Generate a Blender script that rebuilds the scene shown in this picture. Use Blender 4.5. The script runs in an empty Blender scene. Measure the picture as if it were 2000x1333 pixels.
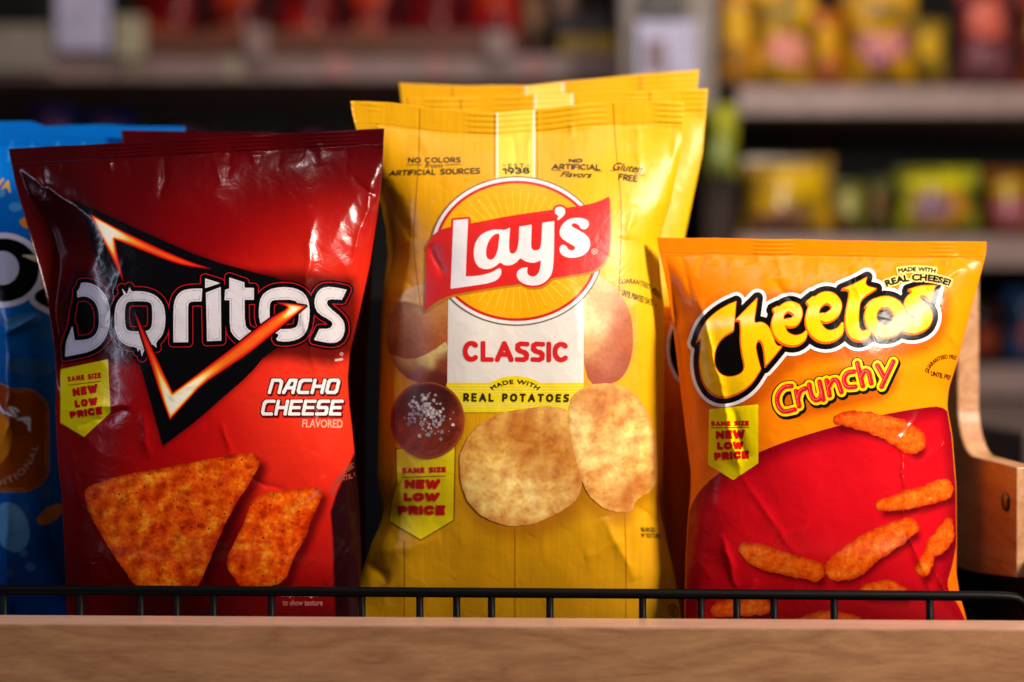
import bpy, math, random
import numpy as np
rng = np.random.RandomState(7)
random.seed(7)
SC = bpy.context.scene
COL = SC.collection
S = 0.0004          # metres per photo pixel at y = 0
D = 50/36*2000*S    # camera distance
Z0 = 1.2            # camera height

def P(px, py, y):
    k = (D+y)/D
    return ((px-1000)*S*k, y+0*px, Z0+(666.5-py)*S*k)

def lin(c):
    c = np.asarray(c, float)/255.0
    return np.where(c <= .04045, c/12.92, ((c+.055)/1.055)**2.4)

def sm(a, b, x):
    t = np.clip((x-a)/(b-a), 0, 1)
    return t*t*(3-2*t)

# ---------------------------------------------------------------- noise
_perm = rng.permutation(256)
_ang = rng.rand(256)*2*np.pi
def perlin(x, y, seed=0):
    xi = np.floor(x).astype(int); yi = np.floor(y).astype(int)
    xf = x-xi; yf = y-yi
    def g(ix, iy, dx, dy):
        h = _perm[(_perm[(ix+seed*17) & 255]+iy) & 255]
        return np.cos(_ang[h])*dx+np.sin(_ang[h])*dy
    u = xf*xf*xf*(xf*(xf*6-15)+10); v = yf*yf*yf*(yf*(yf*6-15)+10)
    a = g(xi, yi, xf, yf); b = g(xi+1, yi, xf-1, yf)
    c = g(xi, yi+1, xf, yf-1); d = g(xi+1, yi+1, xf-1, yf-1)
    return (a+(b-a)*u)+((c+(d-c)*u)-(a+(b-a)*u))*v

# ---------------------------------------------------------------- 2D shapes (signed distances, photo pixels)
def chaikin(pts, n=2):
    out = []
    for p in pts:
        if len(p) > 2: out += [(p[0], p[1])]*4
        else: out.append((p[0], p[1]))
    for _ in range(n):
        q = []
        for i in range(len(out)):
            a = out[i]; b = out[(i+1) % len(out)]
            q.append((a[0]*.75+b[0]*.25, a[1]*.75+b[1]*.25)); q.append((a[0]*.25+b[0]*.75, a[1]*.25+b[1]*.75))
        out = q
    r = [out[0]]
    for p in out[1:]:
        if abs(p[0]-r[-1][0])+abs(p[1]-r[-1][1]) > 1e-4: r.append(p)
    return r

def loop_segs(pts):
    a = np.array([p[:2] for p in pts], float)
    return np.hstack([a, np.roll(a, -1, axis=0)])

def sd_segs(X, Y, segs, maxd=60):
    """signed distance, even-odd inside, negative inside"""
    sh = X.shape; x = X.ravel(); y = Y.ravel()
    d2 = np.full(x.shape, float(maxd)**2); ins = np.zeros(x.shape, bool)
    for x0, y0, x1, y1 in segs:
        dx = x1-x0; dy = y1-y0; L = dx*dx+dy*dy
        if L < 1e-12: continue
        t = np.clip(((x-x0)*dx+(y-y0)*dy)/L, 0, 1)
        ex = x-x0-t*dx; ey = y-y0-t*dy
        np.minimum(d2, ex*ex+ey*ey, out=d2)
        if y0 != y1:
            c = ((y0 > y) != (y1 > y))
            ins ^= c & (x < (x1-x0)*(y-y0)/(y1-y0)+x0)
    d = np.sqrt(d2)
    return np.where(ins, -d, d).reshape(sh)

def poly(X, Y, pts, smooth=0, maxd=60):
    if smooth: pts = chaikin(pts, smooth)
    return sd_segs(X, Y, loop_segs(pts), maxd)

def stroke(X, Y, pts):
    """variable width stroke: (x, y, r) points"""
    d = np.full(X.shape, 1e3)
    p = np.array(pts, float)
    # densify with catmull rom
    q = []
    n = len(p)
    for i in range(n-1):
        p0 = p[max(i-1, 0)]; p1 = p[i]; p2 = p[i+1]; p3 = p[min(i+2, n-1)]
        for t in (0, .25, .5, .75):
            q.append(.5*((2*p1)+(-p0+p2)*t+(2*p0-5*p1+4*p2-p3)*t*t+(-p0+3*p1-3*p2+p3)*t**3))
    q.append(p[-1])
    for a, b in zip(q[:-1], q[1:]):
        dx = b[0]-a[0]; dy = b[1]-a[1]; L = dx*dx+dy*dy+1e-9
        t = np.clip(((X-a[0])*dx+(Y-a[1])*dy)/L, 0, 1)
        d = np.minimum(d, np.hypot(X-a[0]-t*dx, Y-a[1]-t*dy)-(a[2]+(b[2]-a[2])*t))
    return d

def ellipse(X, Y, cx, cy, rx, ry, rot=0):
    c, s = math.cos(rot), math.sin(rot)
    u = ((X-cx)*c+(Y-cy)*s)/rx; v = (-(X-cx)*s+(Y-cy)*c)/ry
    r = np.hypot(u, v)+1e-9
    g = np.hypot(u/rx, v/ry)/r+1e-9
    return (r-1)/g

def union(*a):
    r = a[0]
    for b in a[1:]: r = np.minimum(r, b)
    return r

_tc = {}
def text_segs(s, shear=0.0, spacing=1.0):
    key = (s, shear, spacing)
    if key in _tc: return _tc[key].copy()
    c = bpy.data.curves.new('lettering_source', 'FONT'); c.body = s; c.resolution_u = 3; c.shear = shear; c.space_character = spacing
    o = bpy.data.objects.new('lettering_source', c); COL.objects.link(o)
    bpy.context.view_layer.update()
    dg = bpy.context.evaluated_depsgraph_get()
    oe = o.evaluated_get(dg); m = oe.to_mesh()
    cnt = {}
    for p in m.polygons:
        for e in p.edge_keys: cnt[e] = cnt.get(e, 0)+1
    v = m.vertices
    segs = np.array([[v[a].co.x, v[a].co.y, v[b].co.x, v[b].co.y] for (a, b), n in cnt.items() if n == 1])
    oe.to_mesh_clear(); bpy.data.objects.remove(o); bpy.data.curves.remove(c)
    x = segs[:, [0, 2]]; y = segs[:, [1, 3]]
    segs[:, [0, 2]] = (x-x.min())/(x.max()-x.min())      # 0..1
    segs[:, [1, 3]] = (y-y.min())/(y.max()-y.min())      # 0 baseline(lowest)..1 top
    _tc[key] = segs
    return segs.copy()

def warp_segs(segs, f):
    o = segs.copy()
    o[:, 0], o[:, 1] = f(segs[:, 0], segs[:, 1])
    o[:, 2], o[:, 3] = f(segs[:, 2], segs[:, 3])
    return o

def quad_text(s, tl, tr, bl, br, shear=0.0, spacing=1.0):
    def f(u, v):
        x = (bl[0]*(1-u)+br[0]*u)*(1-v)+(tl[0]*(1-u)+tr[0]*u)*v
        y = (bl[1]*(1-u)+br[1]*u)*(1-v)+(tl[1]*(1-u)+tr[1]*u)*v
        return x, y
    return warp_segs(text_segs(s, shear, spacing), f)

def box_text(s, x0, y0, x1, y1, dy=0, **k):
    return quad_text(s, (x0, y0), (x1, y0+dy), (x0, y1), (x1, y1+dy), **k)

def arc_text(s, cx, cy, rx, ry, a0, a1, h, **k):
    """along an ellipse from angle a0 to a1 (degrees, 0 = right, 90 = up), letters h tall outward"""
    def f(u, v):
        a = np.radians(a0+(a1-a0)*u)
        sgn = 1 if a1 < a0 else -1
        return cx+(rx+sgn*h*v)*np.cos(a), cy-(ry+sgn*h*v)*np.sin(a)
    return warp_segs(text_segs(s, **k), f)

def _arc(cx, cy, rx, ry, a0, a1, n=14):
    return [(cx+rx*math.cos(math.radians(a0+(a1-a0)*i/n)), cy-ry*math.sin(math.radians(a0+(a1-a0)*i/n))) for i in range(n+1)]
SANS = {'A': (1.0, [[(0, 1), (.5, 0), (1, 1)], [(.2, .68), (.8, .68)]]), 'C': (.86, [_arc(.52, .5, .52, .5, 48, 312)]), 'D': (.9, [[(0, 1), (0, 0), (.4, 0)]+_arc(.4, .5, .6, .5, 90, -90)+[(0, 1)]]),
    'E': (.66, [[(1, 0), (0, 0), (0, 1), (1, 1)], [(0, .5), (.86, .5)]]), 'F': (.62, [[(1, 0), (0, 0), (0, 1)], [(0, .5), (.85, .5)]]), 'I': (.02, [[(.5, 0), (.5, 1)]]), 'L': (.6, [[(0, 0), (0, 1), (1, 1)]]),
    'M': (1.1, [[(0, 1), (.08, 0), (.5, .8), (.92, 0), (1, 1)]]), 'N': (.86, [[(0, 1), (0, 0), (1, 1), (1, 0)]]), 'O': (1.02, [_arc(.5, .5, .5, .5, 0, 360, 22)]),
    'P': (.68, [[(0, 1), (0, 0), (.5, 0)]+_arc(.5, .29, .5, .29, 90, -90, 8)+[(0, .58)]]), 'R': (.72, [[(0, 1), (0, 0), (.5, 0)]+_arc(.5, .28, .5, .28, 90, -90, 8)+[(0, .56)], [(.45, .56), (1, 1)]]),
    'S': (.7, [[(1, .02), (.35, 0), (.06, .1), (.04, .32), (.3, .46), (.75, .54), (.98, .68), (.94, .9), (.65, 1), (0, .98)]]), 'T': (.8, [[(0, 0), (1, 0)], [(.5, 0), (.5, 1)]]), 'U': (.86, [[(0, 0), (0, .6)]+_arc(.5, .62, .5, .38, 180, 360, 8)+[(1, 0)]]),
    'W': (1.4, [[(0, 0), (.26, 1), (.5, .1), (.74, 1), (1, 0)]]), 'Z': (.74, [[(0, 0), (1, 0), (0, 1), (1, 1)]]), ' ': (.35, []),
    '1': (.3, [[(0, .2), (1, 0), (1, 1)]]), '9': (.7, [_arc(.5, .32, .48, .32, 0, 360, 14)+[(.95, .6), (.5, 1)]]), '3': (.64, [_arc(.45, .26, .5, .26, 150, -90, 10)+_arc(.45, .74, .55, .26, 90, -150, 10)]), '8': (.68, [_arc(.5, .25, .42, .25, 0, 360, 14), _arc(.5, .74, .5, .26, 0, 360, 14)])}
def sans(X, Y, word, tl, tr, bl, br, r, gap=.11):
    """heavy sans lettering: strokes of radius r filling the quad"""
    H = (abs(bl[1]-tl[1])+abs(br[1]-tr[1]))/2-2*r; W = (tr[0]-tl[0])-2*r
    nat = sum(SANS[c][0] for c in word); g = (2*r/H+gap)
    k = W/H/(nat+g*(len(word)-1)); d = np.full(X.shape, 99.); x = 0
    tot = nat+g*(len(word)-1)
    # keep strokes apart when squeezed: widths absorb the change, gaps stay
    kw = (W/H-g*(len(word)-1))/nat
    for c in word:
        w, pls = SANS[c]
        for pl in pls:
            q = []
            for u, v in pl:
                U = (x+u*w*kw)/(W/H)
                xx0 = tl[0]+r+(tr[0]-tl[0]-2*r)*U; xx1 = bl[0]+r+(br[0]-bl[0]-2*r)*U
                yy0 = tl[1]+r+(tr[1]-tl[1])*U; yy1 = bl[1]-r+(br[1]-bl[1])*U
                q.append((xx0+(xx1-xx0)*v, yy0+(yy1-yy0)*v))
            for a, b in zip(q[:-1], q[1:]):
                dx = b[0]-a[0]; dy = b[1]-a[1]; t = np.clip(((X-a[0])*dx+(Y-a[1])*dy)/(dx*dx+dy*dy+1e-9), 0, 1)
                ex = np.abs(X-a[0]-t*dx); ey = np.abs(Y-a[1]-t*dy)
                d = np.minimum(d, (ex**3+ey**3)**(1/3)-r)
        x += w*kw+g
    return d

# ---------------------------------------------------------------- materials
def mat(name):
    m = bpy.data.materials.new(name); m.use_nodes = True
    nt = m.node_tree
    return m, nt, nt.nodes['Principled BSDF']

def N(nt, t, **kw):
    n = nt.nodes.new(t)
    for k, v in kw.items(): setattr(n, k, v)
    return n

def uvmap(nt, sx=1, sy=1):
    uv = N(nt, 'ShaderNodeUVMap'); mp = N(nt, 'ShaderNodeMapping')
    mp.inputs['Scale'].default_value = (sx, sy, 1)
    nt.links.new(uv.outputs[0], mp.inputs[0])
    return mp.outputs[0]

def ramp(nt, fac, stops):
    r = N(nt, 'ShaderNodeValToRGB')
    el = r.color_ramp.elements
    while len(el) < len(stops): el.new(.5)
    for e, (p, c) in zip(el, stops):
        e.position = p; e.color = (*lin(c), 1)
    nt.links.new(fac, r.inputs[0])
    return r.outputs[0]

def film(name, rough, bump, coat=0.0, grain=0, spec=.4):
    m, nt, b = mat(name)
    at = N(nt, 'ShaderNodeVertexColor', layer_name='Col')
    col = at.outputs[0]
    if grain:
        g = N(nt, 'ShaderNodeTexNoise'); g.inputs['Scale'].default_value = 1; g.inputs['Detail'].default_value = 4
        nt.links.new(uvmap(nt, 230, 6), g.inputs['Vector'])
        mr = N(nt, 'ShaderNodeMapRange'); mr.inputs['From Min'].default_value = .3; mr.inputs['From Max'].default_value = .7
        mr.inputs['To Min'].default_value = 1-grain; mr.inputs['To Max'].default_value = 1.0
        nt.links.new(g.outputs[0], mr.inputs[0])
        mx = N(nt, 'ShaderNodeVectorMath', operation='MULTIPLY')
        nt.links.new(col, mx.inputs[0]); nt.links.new(mr.outputs[0], mx.inputs[1])
        col = mx.outputs[0]
    nt.links.new(col, b.inputs['Base Color'])
    b.inputs['Roughness'].default_value = rough
    b.inputs['Specular IOR Level'].default_value = spec
    if coat:
        b.inputs['Coat Weight'].default_value = coat; b.inputs['Coat Roughness'].default_value = .06
    # film crinkle
    n1 = N(nt, 'ShaderNodeTexNoise'); n1.inputs['Scale'].default_value = 26; n1.inputs['Detail'].default_value = 3; n1.inputs['Distortion'].default_value = .8
    nt.links.new(uvmap(nt), n1.inputs['Vector'])
    n2 = N(nt, 'ShaderNodeTexNoise'); n2.inputs['Scale'].default_value = 300; n2.inputs['Detail'].default_value = 2
    nt.links.new(uvmap(nt), n2.inputs['Vector'])
    ad = N(nt, 'ShaderNodeMath', operation='MULTIPLY_ADD'); ad.inputs[1].default_value = .03
    nt.links.new(n2.outputs[0], ad.inputs[0]); nt.links.new(n1.outputs[0], ad.inputs[2])
    bp = N(nt, 'ShaderNodeBump'); bp.inputs['Strength'].default_value = 1; bp.inputs['Distance'].default_value = bump
    nt.links.new(ad.outputs[0], bp.inputs['Height']); nt.links.new(bp.outputs[0], b.inputs['Normal'])
    if coat: nt.links.new(bp.outputs[0], b.inputs['Coat Normal'])
    return m

def food(name, stops, scale, dist, rough, speck=0, fine=6.0, lowmul=.35):
    """printed picture of food: noise colours multiplied by the Col attribute"""
    m, nt, b = mat(name)
    at = N(nt, 'ShaderNodeVertexColor', layer_name='Col')
    n1 = N(nt, 'ShaderNodeTexNoise'); n1.inputs['Scale'].default_value = scale; n1.inputs['Detail'].default_value = 5
    n1.inputs['Roughness'].default_value = .62; n1.inputs['Distortion'].default_value = dist
    nt.links.new(uvmap(nt), n1.inputs['Vector'])
    n2 = N(nt, 'ShaderNodeTexNoise'); n2.inputs['Scale'].default_value = scale*fine; n2.inputs['Detail'].default_value = 3
    nt.links.new(uvmap(nt), n2.inputs['Vector'])
    mx = N(nt, 'ShaderNodeMix', data_type='FLOAT'); mx.inputs[0].default_value = lowmul
    nt.links.new(n1.outputs[0], mx.inputs[2]); nt.links.new(n2.outputs[0], mx.inputs[3])
    c = ramp(nt, mx.outputs[0], stops)
    mu = N(nt, 'ShaderNodeVectorMath', operation='MULTIPLY')
    nt.links.new(c, mu.inputs[0]); nt.links.new(at.outputs[0], mu.inputs[1])
    out = mu.outputs[0]
    if speck:
        v = N(nt, 'ShaderNodeTexVoronoi'); v.inputs['Scale'].default_value = 55
        nt.links.new(uvmap(nt), v.inputs['Vector'])
        lt = N(nt, 'ShaderNodeMath', operation='LESS_THAN'); lt.inputs[1].default_value = speck
        nt.links.new(v.outputs['Distance'], lt.inputs[0])
        m2 = N(nt, 'ShaderNodeMix', data_type='RGBA')
        nt.links.new(lt.outputs[0], m2.inputs[0]); nt.links.new(out, m2.inputs[6]); m2.inputs[7].default_value = (.06, .012, .003, 1)
        out = m2.outputs[2]
    nt.links.new(out, b.inputs['Base Color'])
    b.inputs['Roughness'].default_value = rough
    return m

def plain(name, c, rough=.5, metal=0, coat=0, spec=.5):
    m, nt, b = mat(name)
    b.inputs['Roughness'].default_value = rough; b.inputs['Metallic'].default_value = metal
    b.inputs['Coat Weight'].default_value = coat; b.inputs['Specular IOR Level'].default_value = spec
    n = N(nt, 'ShaderNodeTexNoise'); n.inputs['Scale'].default_value = 40; n.inputs['Detail'].default_value = 4
    tc = N(nt, 'ShaderNodeTexCoord'); nt.links.new(tc.outputs['Object'], n.inputs['Vector'])
    a = np.array(c, float)
    nt.links.new(ramp(nt, n.outputs[0], [(.35, a*.9), (.65, np.minimum(a*1.05, 255))]), b.inputs['Base Color'])
    return m

def wood(name, dark, light, axis='X', rough=.38):
    m, nt, b = mat(name)
    tc = N(nt, 'ShaderNodeTexCoord'); mp = N(nt, 'ShaderNodeMapping')
    mp.inputs['Scale'].default_value = (7, 42, 42) if axis == 'X' else (30, 4.5, 30)
    nt.links.new(tc.outputs['Object'], mp.inputs[0])
    big = N(nt, 'ShaderNodeTexNoise'); big.inputs['Scale'].default_value = .9; big.inputs['Detail'].default_value = 2; big.inputs['Distortion'].default_value = .6
    nt.links.new(mp.outputs[0], big.inputs['Vector'])
    mul = N(nt, 'ShaderNodeMath', operation='MULTIPLY'); mul.inputs[1].default_value = 9
    nt.links.new(big.outputs[0], mul.inputs[0])
    fr = N(nt, 'ShaderNodeMath', operation='PINGPONG'); fr.inputs[1].default_value = 1
    nt.links.new(mul.outputs[0], fr.inputs[0])
    fine = N(nt, 'ShaderNodeTexNoise'); fine.inputs['Scale'].default_value = 9; fine.inputs['Detail'].default_value = 6; fine.inputs['Roughness'].default_value = .7
    nt.links.new(mp.outputs[0], fine.inputs['Vector'])
    mx = N(nt, 'ShaderNodeMix', data_type='FLOAT'); mx.inputs[0].default_value = .74
    nt.links.new(fr.outputs[0], mx.inputs[2]); nt.links.new(fine.outputs[0], mx.inputs[3])
    nt.links.new(ramp(nt, mx.outputs[0], [(.25, dark), (.72, light)]), b.inputs['Base Color'])
    b.inputs['Roughness'].default_value = rough
    bp = N(nt, 'ShaderNodeBump'); bp.inputs['Strength'].default_value = .25; bp.inputs['Distance'].default_value = .0004
    nt.links.new(fine.outputs[0], bp.inputs['Height']); nt.links.new(bp.outputs[0], b.inputs['Normal'])
    return m

GLOSS = film('glossy_film', .2, .0005, coat=.06, spec=.24)
GLOSS_O = film('glossy_orange_film', .25, .0005, coat=0, spec=.16)
MATTE = film('satin_film', .38, .0005, grain=.14, spec=.42)
MATTEP = film('satin_print', .38, .0005, spec=.42)
NACHO = food('nacho_chip_print', [(.33, (160, 30, 5)), (.43, (220, 68, 8)), (.53, (238, 98, 12)), (.63, (248, 156, 36))], 24, .3, .2, speck=.10, fine=6, lowmul=.28)
CRISP = food('potato_chip_print', [(.32, (226, 176, 110)), (.43, (246, 220, 176)), (.52, (255, 240, 214)), (.62, (255, 252, 240))], 26, 1.2, .4, fine=5, lowmul=.4)
SPUD = food('potato_print', [(.3, (206, 186, 170)), (.44, (236, 224, 212)), (.56, (252, 248, 240)), (.68, (255, 255, 250))], 14, .6, .42, fine=8, lowmul=.4)
BOWL = food('wooden_bowl_print', [(.3, (104, 34, 16)), (.5, (160, 62, 30)), (.7, (206, 98, 48))], 20, 1.0, .42, fine=7)
PUFF = food('cheese_puff_print', [(.3, (216, 62, 6)), (.45, (240, 88, 12)), (.58, (248, 116, 26)), (.7, (254, 156, 60))], 34, .4, .2, fine=5)

# ---------------------------------------------------------------- mesh plumbing
def props(o, label=None, cat=None, group=None, kind=None):
    for k, v in (('label', label), ('category', cat), ('group', group), ('kind', kind)):
        if v: o[k] = v
    return o

def empty(name, loc, label, cat, group=None):
    o = bpy.data.objects.new(name, None); COL.objects.link(o); o.location = loc; o.empty_display_size = .02
    return props(o, label, cat, group)

def link_mesh(name, me, parent=None):
    o = bpy.data.objects.new(name, me); COL.objects.link(o)
    if parent:
        o.parent = parent
        o.matrix_parent_inverse = parent.matrix_basis.inverted()
    return o

def make_mesh(name, V, F, mats, midx=None, cols=None, uvs=None, smooth=True):
    me = bpy.data.meshes.new(name)
    me.from_pydata([tuple(v) for v in V], [], F)
    for m in mats: me.materials.append(m)
    if midx is not None: me.polygons.foreach_set('material_index', midx)
    if smooth: me.polygons.foreach_set('use_smooth', [True]*len(F))
    if cols is not None:
        ca = me.color_attributes.new('Col', 'FLOAT_COLOR', 'POINT')
        ca.data.foreach_set('color', np.hstack([cols, np.ones((len(cols), 1))]).astype(np.float32).ravel())
    if uvs is not None:
        ul = me.uv_layers.new(name='UVMap')
        li = np.empty(len(me.loops), np.int32); me.loops.foreach_get('vertex_index', li)
        ul.data.foreach_set('uv', np.asarray(uvs, np.float32)[li].ravel())
    me.update()
    return me

def ridge(X, Y, x0, y0, x1, y1, w, h):
    dx = x1-x0; dy = y1-y0; L = dx*dx+dy*dy
    t = ((X-x0)*dx+(Y-y0)*dy)/L
    d = ((X-x0)*dy-(Y-y0)*dx)/math.sqrt(L)
    e = np.clip(t*(1-t)*4, 0, 1)**.7
    return h*e*np.exp(-(np.sqrt(d*d+9)-3)/w)

def tilt(X, Y, x0, y0, x1, y1, slope, r=12, lim=None):
    """surface falls away to the left of the line x0,y0 -> x1,y1 (photo space)"""
    dx = x1-x0; dy = y1-y0; L = math.hypot(dx, dy)
    d = ((X-x0)*dy-(Y-y0)*dx)/L
    s = .5*(d+np.sqrt(d*d+r*r))
    if lim: s = lim*np.tanh(s/lim)
    t = ((X-x0)*dx+(Y-y0)*dy)/(L*L)
    e = sm(-.25, .1, t)*sm(1.25, .9, t)
    return -slope*s*S*e

class Bag:
    def __init__(s, left, right, top, bottom_z, y0, T, creases=(), tilts=(), noise=(1.2, .35), seal=28, seed=1, tops=14, crimp=True, shoulder=.10, foot=.16, glossnoise=0, pf=2.4):
        s.left = np.array(left, float); s.right = np.array(right, float); s.top = np.array(top, float)
        s.y0 = y0; s.T = T; s.seal = seal; s.noise = noise; s.seed = seed; s.crimp = crimp; s.shoulder = shoulder; s.foot = foot; s.pf = pf
        s.bot = 666.5+(Z0-bottom_z)/S*D/(D+y0)
        # smooth silhouette tables
        yy = np.arange(s.top[:, 1].min()-20, s.bot+21, 4.0)
        def tab(a):
            v = np.interp(yy, a[:, 0], a[:, 1]); k = np.array([.4, 1, 1.8, 2.4, 1.8, 1, .4]); k /= k.sum()
            return np.convolve(np.pad(v, 3, mode='edge'), k, 'valid')
        s.yy = yy; s.L = tab(s.left); s.R = tab(s.right)
        rs = np.random.RandomState(seed)
        s.cr = list(creases); s.ti = list(tilts)
        xa = s.top[0, 0]; xb = s.top[-1, 0]
        for i in range(tops):
            x = xa+(xb-xa)*(.06+.88*(i+rs.rand())/tops); yt = np.interp(x, s.top[:, 0], s.top[:, 1])+seal-6
            ln = 25+rs.rand()**2*110; sg = 1 if rs.rand() > .4 else -1
            s.cr.append((x, yt, x+(rs.rand()-.5)*ln*.6, yt+ln, 3.5+rs.rand()*5, sg*(.5+.9*rs.rand())))
    def xl(s, Y): return np.interp(Y, s.yy, s.L)
    def xr(s, Y): return np.interp(Y, s.yy, s.R)
    def yt(s, X): return np.interp(X, s.top[:, 0], s.top[:, 1])+1.3*perlin(np.asarray(X, float)/70+s.seed, np.asarray(X, float)*0+.4, 2)+.5*perlin(np.asarray(X, float)/17+s.seed, np.asarray(X, float)*0+.7, 3)
    def st(s, X, Y):
        a = s.xl(Y); b = s.xr(Y); t0 = s.yt(X)
        return (X-a)/(b-a), (Y-t0)/(s.bot-t0), np.minimum(X-a, b-X)
    def edge(s, X, Y):
        """distance inside the silhouette, pixels"""
        return np.minimum(np.minimum(X-s.xl(Y), s.xr(Y)-X), np.minimum(Y-s.yt(X), s.bot-Y))
    def pillow(s, X, Y):
        u, t, e = s.st(X, Y)
        c = np.clip(1-np.abs(2*u-1)**s.pf, 0, 1)**.72
        st = s.seal/(s.bot-s.yt(X))
        v = 1-(1-np.clip((t-st)/(s.shoulder*2.7), 0, 1))**3
        w = 1-(1-np.clip((1-t)/(s.foot*2.3), 0, 1))**3
        return s.T*c*v*w
    def F(s, X, Y):
        """depth (world y) of the front film at a photo position"""
        X = np.asarray(X, float); Y = np.asarray(Y, float)
        u, t, e = s.st(X, Y)
        h = s.pillow(X, Y)
        body = sm(0, 40, (Y-s.yt(X))-s.seal)
        fade = np.clip(e/25, 0, 1)*body
        a1, a2 = s.noise
        n = a1*.001*perlin(X/130+s.seed, Y/170, s.seed)*1.6
        r = 1-np.abs(perlin(X/75+3, Y/105+s.seed, s.seed+5))*2.2
        r2 = 1-np.abs(perlin(X/38+9, Y/60+s.seed, s.seed+9))*2.2
        flank = .35+.9*sm(.28, .5, np.abs(u-.5))
        h = h+fade*(n+(a2*.001*r+.35*a2*.001*r2)*flank)
        Xw_ = X+9*perlin(X/55, Y/55, s.seed+2)+3*perlin(X/19, Y/19, s.seed+4); Yw_ = Y+9*perlin(X/55+7, Y/55, s.seed+3)+3*perlin(X/19, Y/19+5, s.seed+4)
        for x0, y0, x1, y1, w, hh in s.cr: h = h+ridge(Xw_, Yw_, x0, y0, x1, y1, w, hh*.001)*np.clip(e/12, 0, 1)
        for a in s.ti: h = h+tilt(X, Y, *a)*np.clip(e/10, 0, 1)
        if s.crimp:
            k = (Y-s.yt(X))
            z = sm(s.seal, s.seal-3, k)*sm(0, 3, k)
            h = h+z*.0007*np.abs(np.sin(k*math.pi/ (s.seal/4.0)))
            h = h+sm(s.seal+10, s.seal, k)*.0034*perlin(X/90, Y*0+s.seed+.3, s.seed)
        h = np.maximum(h, -.35*s.pillow(X, Y)+.0004)
        return s.y0-h
    def body_mesh(s, name, colfn, m, step=3.0, y_from=None):
        H = s.bot-s.top[:, 1].mean(); W = (s.R-s.L).mean()
        nu = int(W/step)+1; nv = int(H/step)+1
        u = .5-.5*np.cos(np.linspace(0, 1, nu)*np.pi); u = .35*u+.65*np.linspace(0, 1, nu)
        def grid(ta, tb, nv):
            U, Tt = np.meshgrid(u, np.linspace(ta, tb, nv))
            ya = s.top[0, 1]+Tt*(s.bot-s.top[0, 1])
            for _ in range(4):
                X = s.xl(ya)+U*(s.xr(ya)-s.xl(ya)); ya = s.yt(X)+Tt*(s.bot-s.yt(X))
            return X, ya
        st = s.seal/H
        def skin(ta, tb, nv, nm, parent):
            X, Y = grid(ta, tb, nv)
            Yf = s.F(X, Y)
            Xw, _, Zw = P(X, Y, Yf)
            back = s.y0+.42*s.pillow(X, Y)+.0006
            # back follows the same outline (world x, z of the seam plane)
            Xb, _, Zb = P(X, Y, np.full_like(X, s.y0))
            front = np.stack([Xw, Yf, Zw], -1).reshape(-1, 3); bk = np.stack([Xb, back, Zb], -1).reshape(-1, 3)
            n = X.size; nx = X.shape[1]; ny = X.shape[0]
            i = np.arange(n).reshape(ny, nx)
            q = np.stack([i[:-1, :-1], i[1:, :-1], i[1:, 1:], i[:-1, 1:]], -1).reshape(-1, 4)
            F = q.tolist()+(q[:, ::-1]+n).tolist()
            rim = list(i[0, :])+list(i[1:, -1])+list(i[-1, ::-1][1:])+list(i[::-1, 0][1:-1])
            for a, b in zip(rim, rim[1:]+rim[:1]): F.append([int(a), int(b), int(b)+n, int(a)+n])
            C = colfn(X.ravel(), Y.ravel()); C = np.vstack([C, C*.6+.1])
            UV = np.stack([X.ravel()/1000, -Y.ravel()/1000], -1); UV = np.vstack([UV, UV])
            me = make_mesh(nm, np.vstack([front, bk]), F, [m], cols=C, uvs=UV)
            return link_mesh(nm, me, parent)
        root = s.root
        skin(st, 1, nv, name, root)
        skin(0, st-.0002, max(8, int(s.seal/1.5)), 'top_seal', root)

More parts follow.
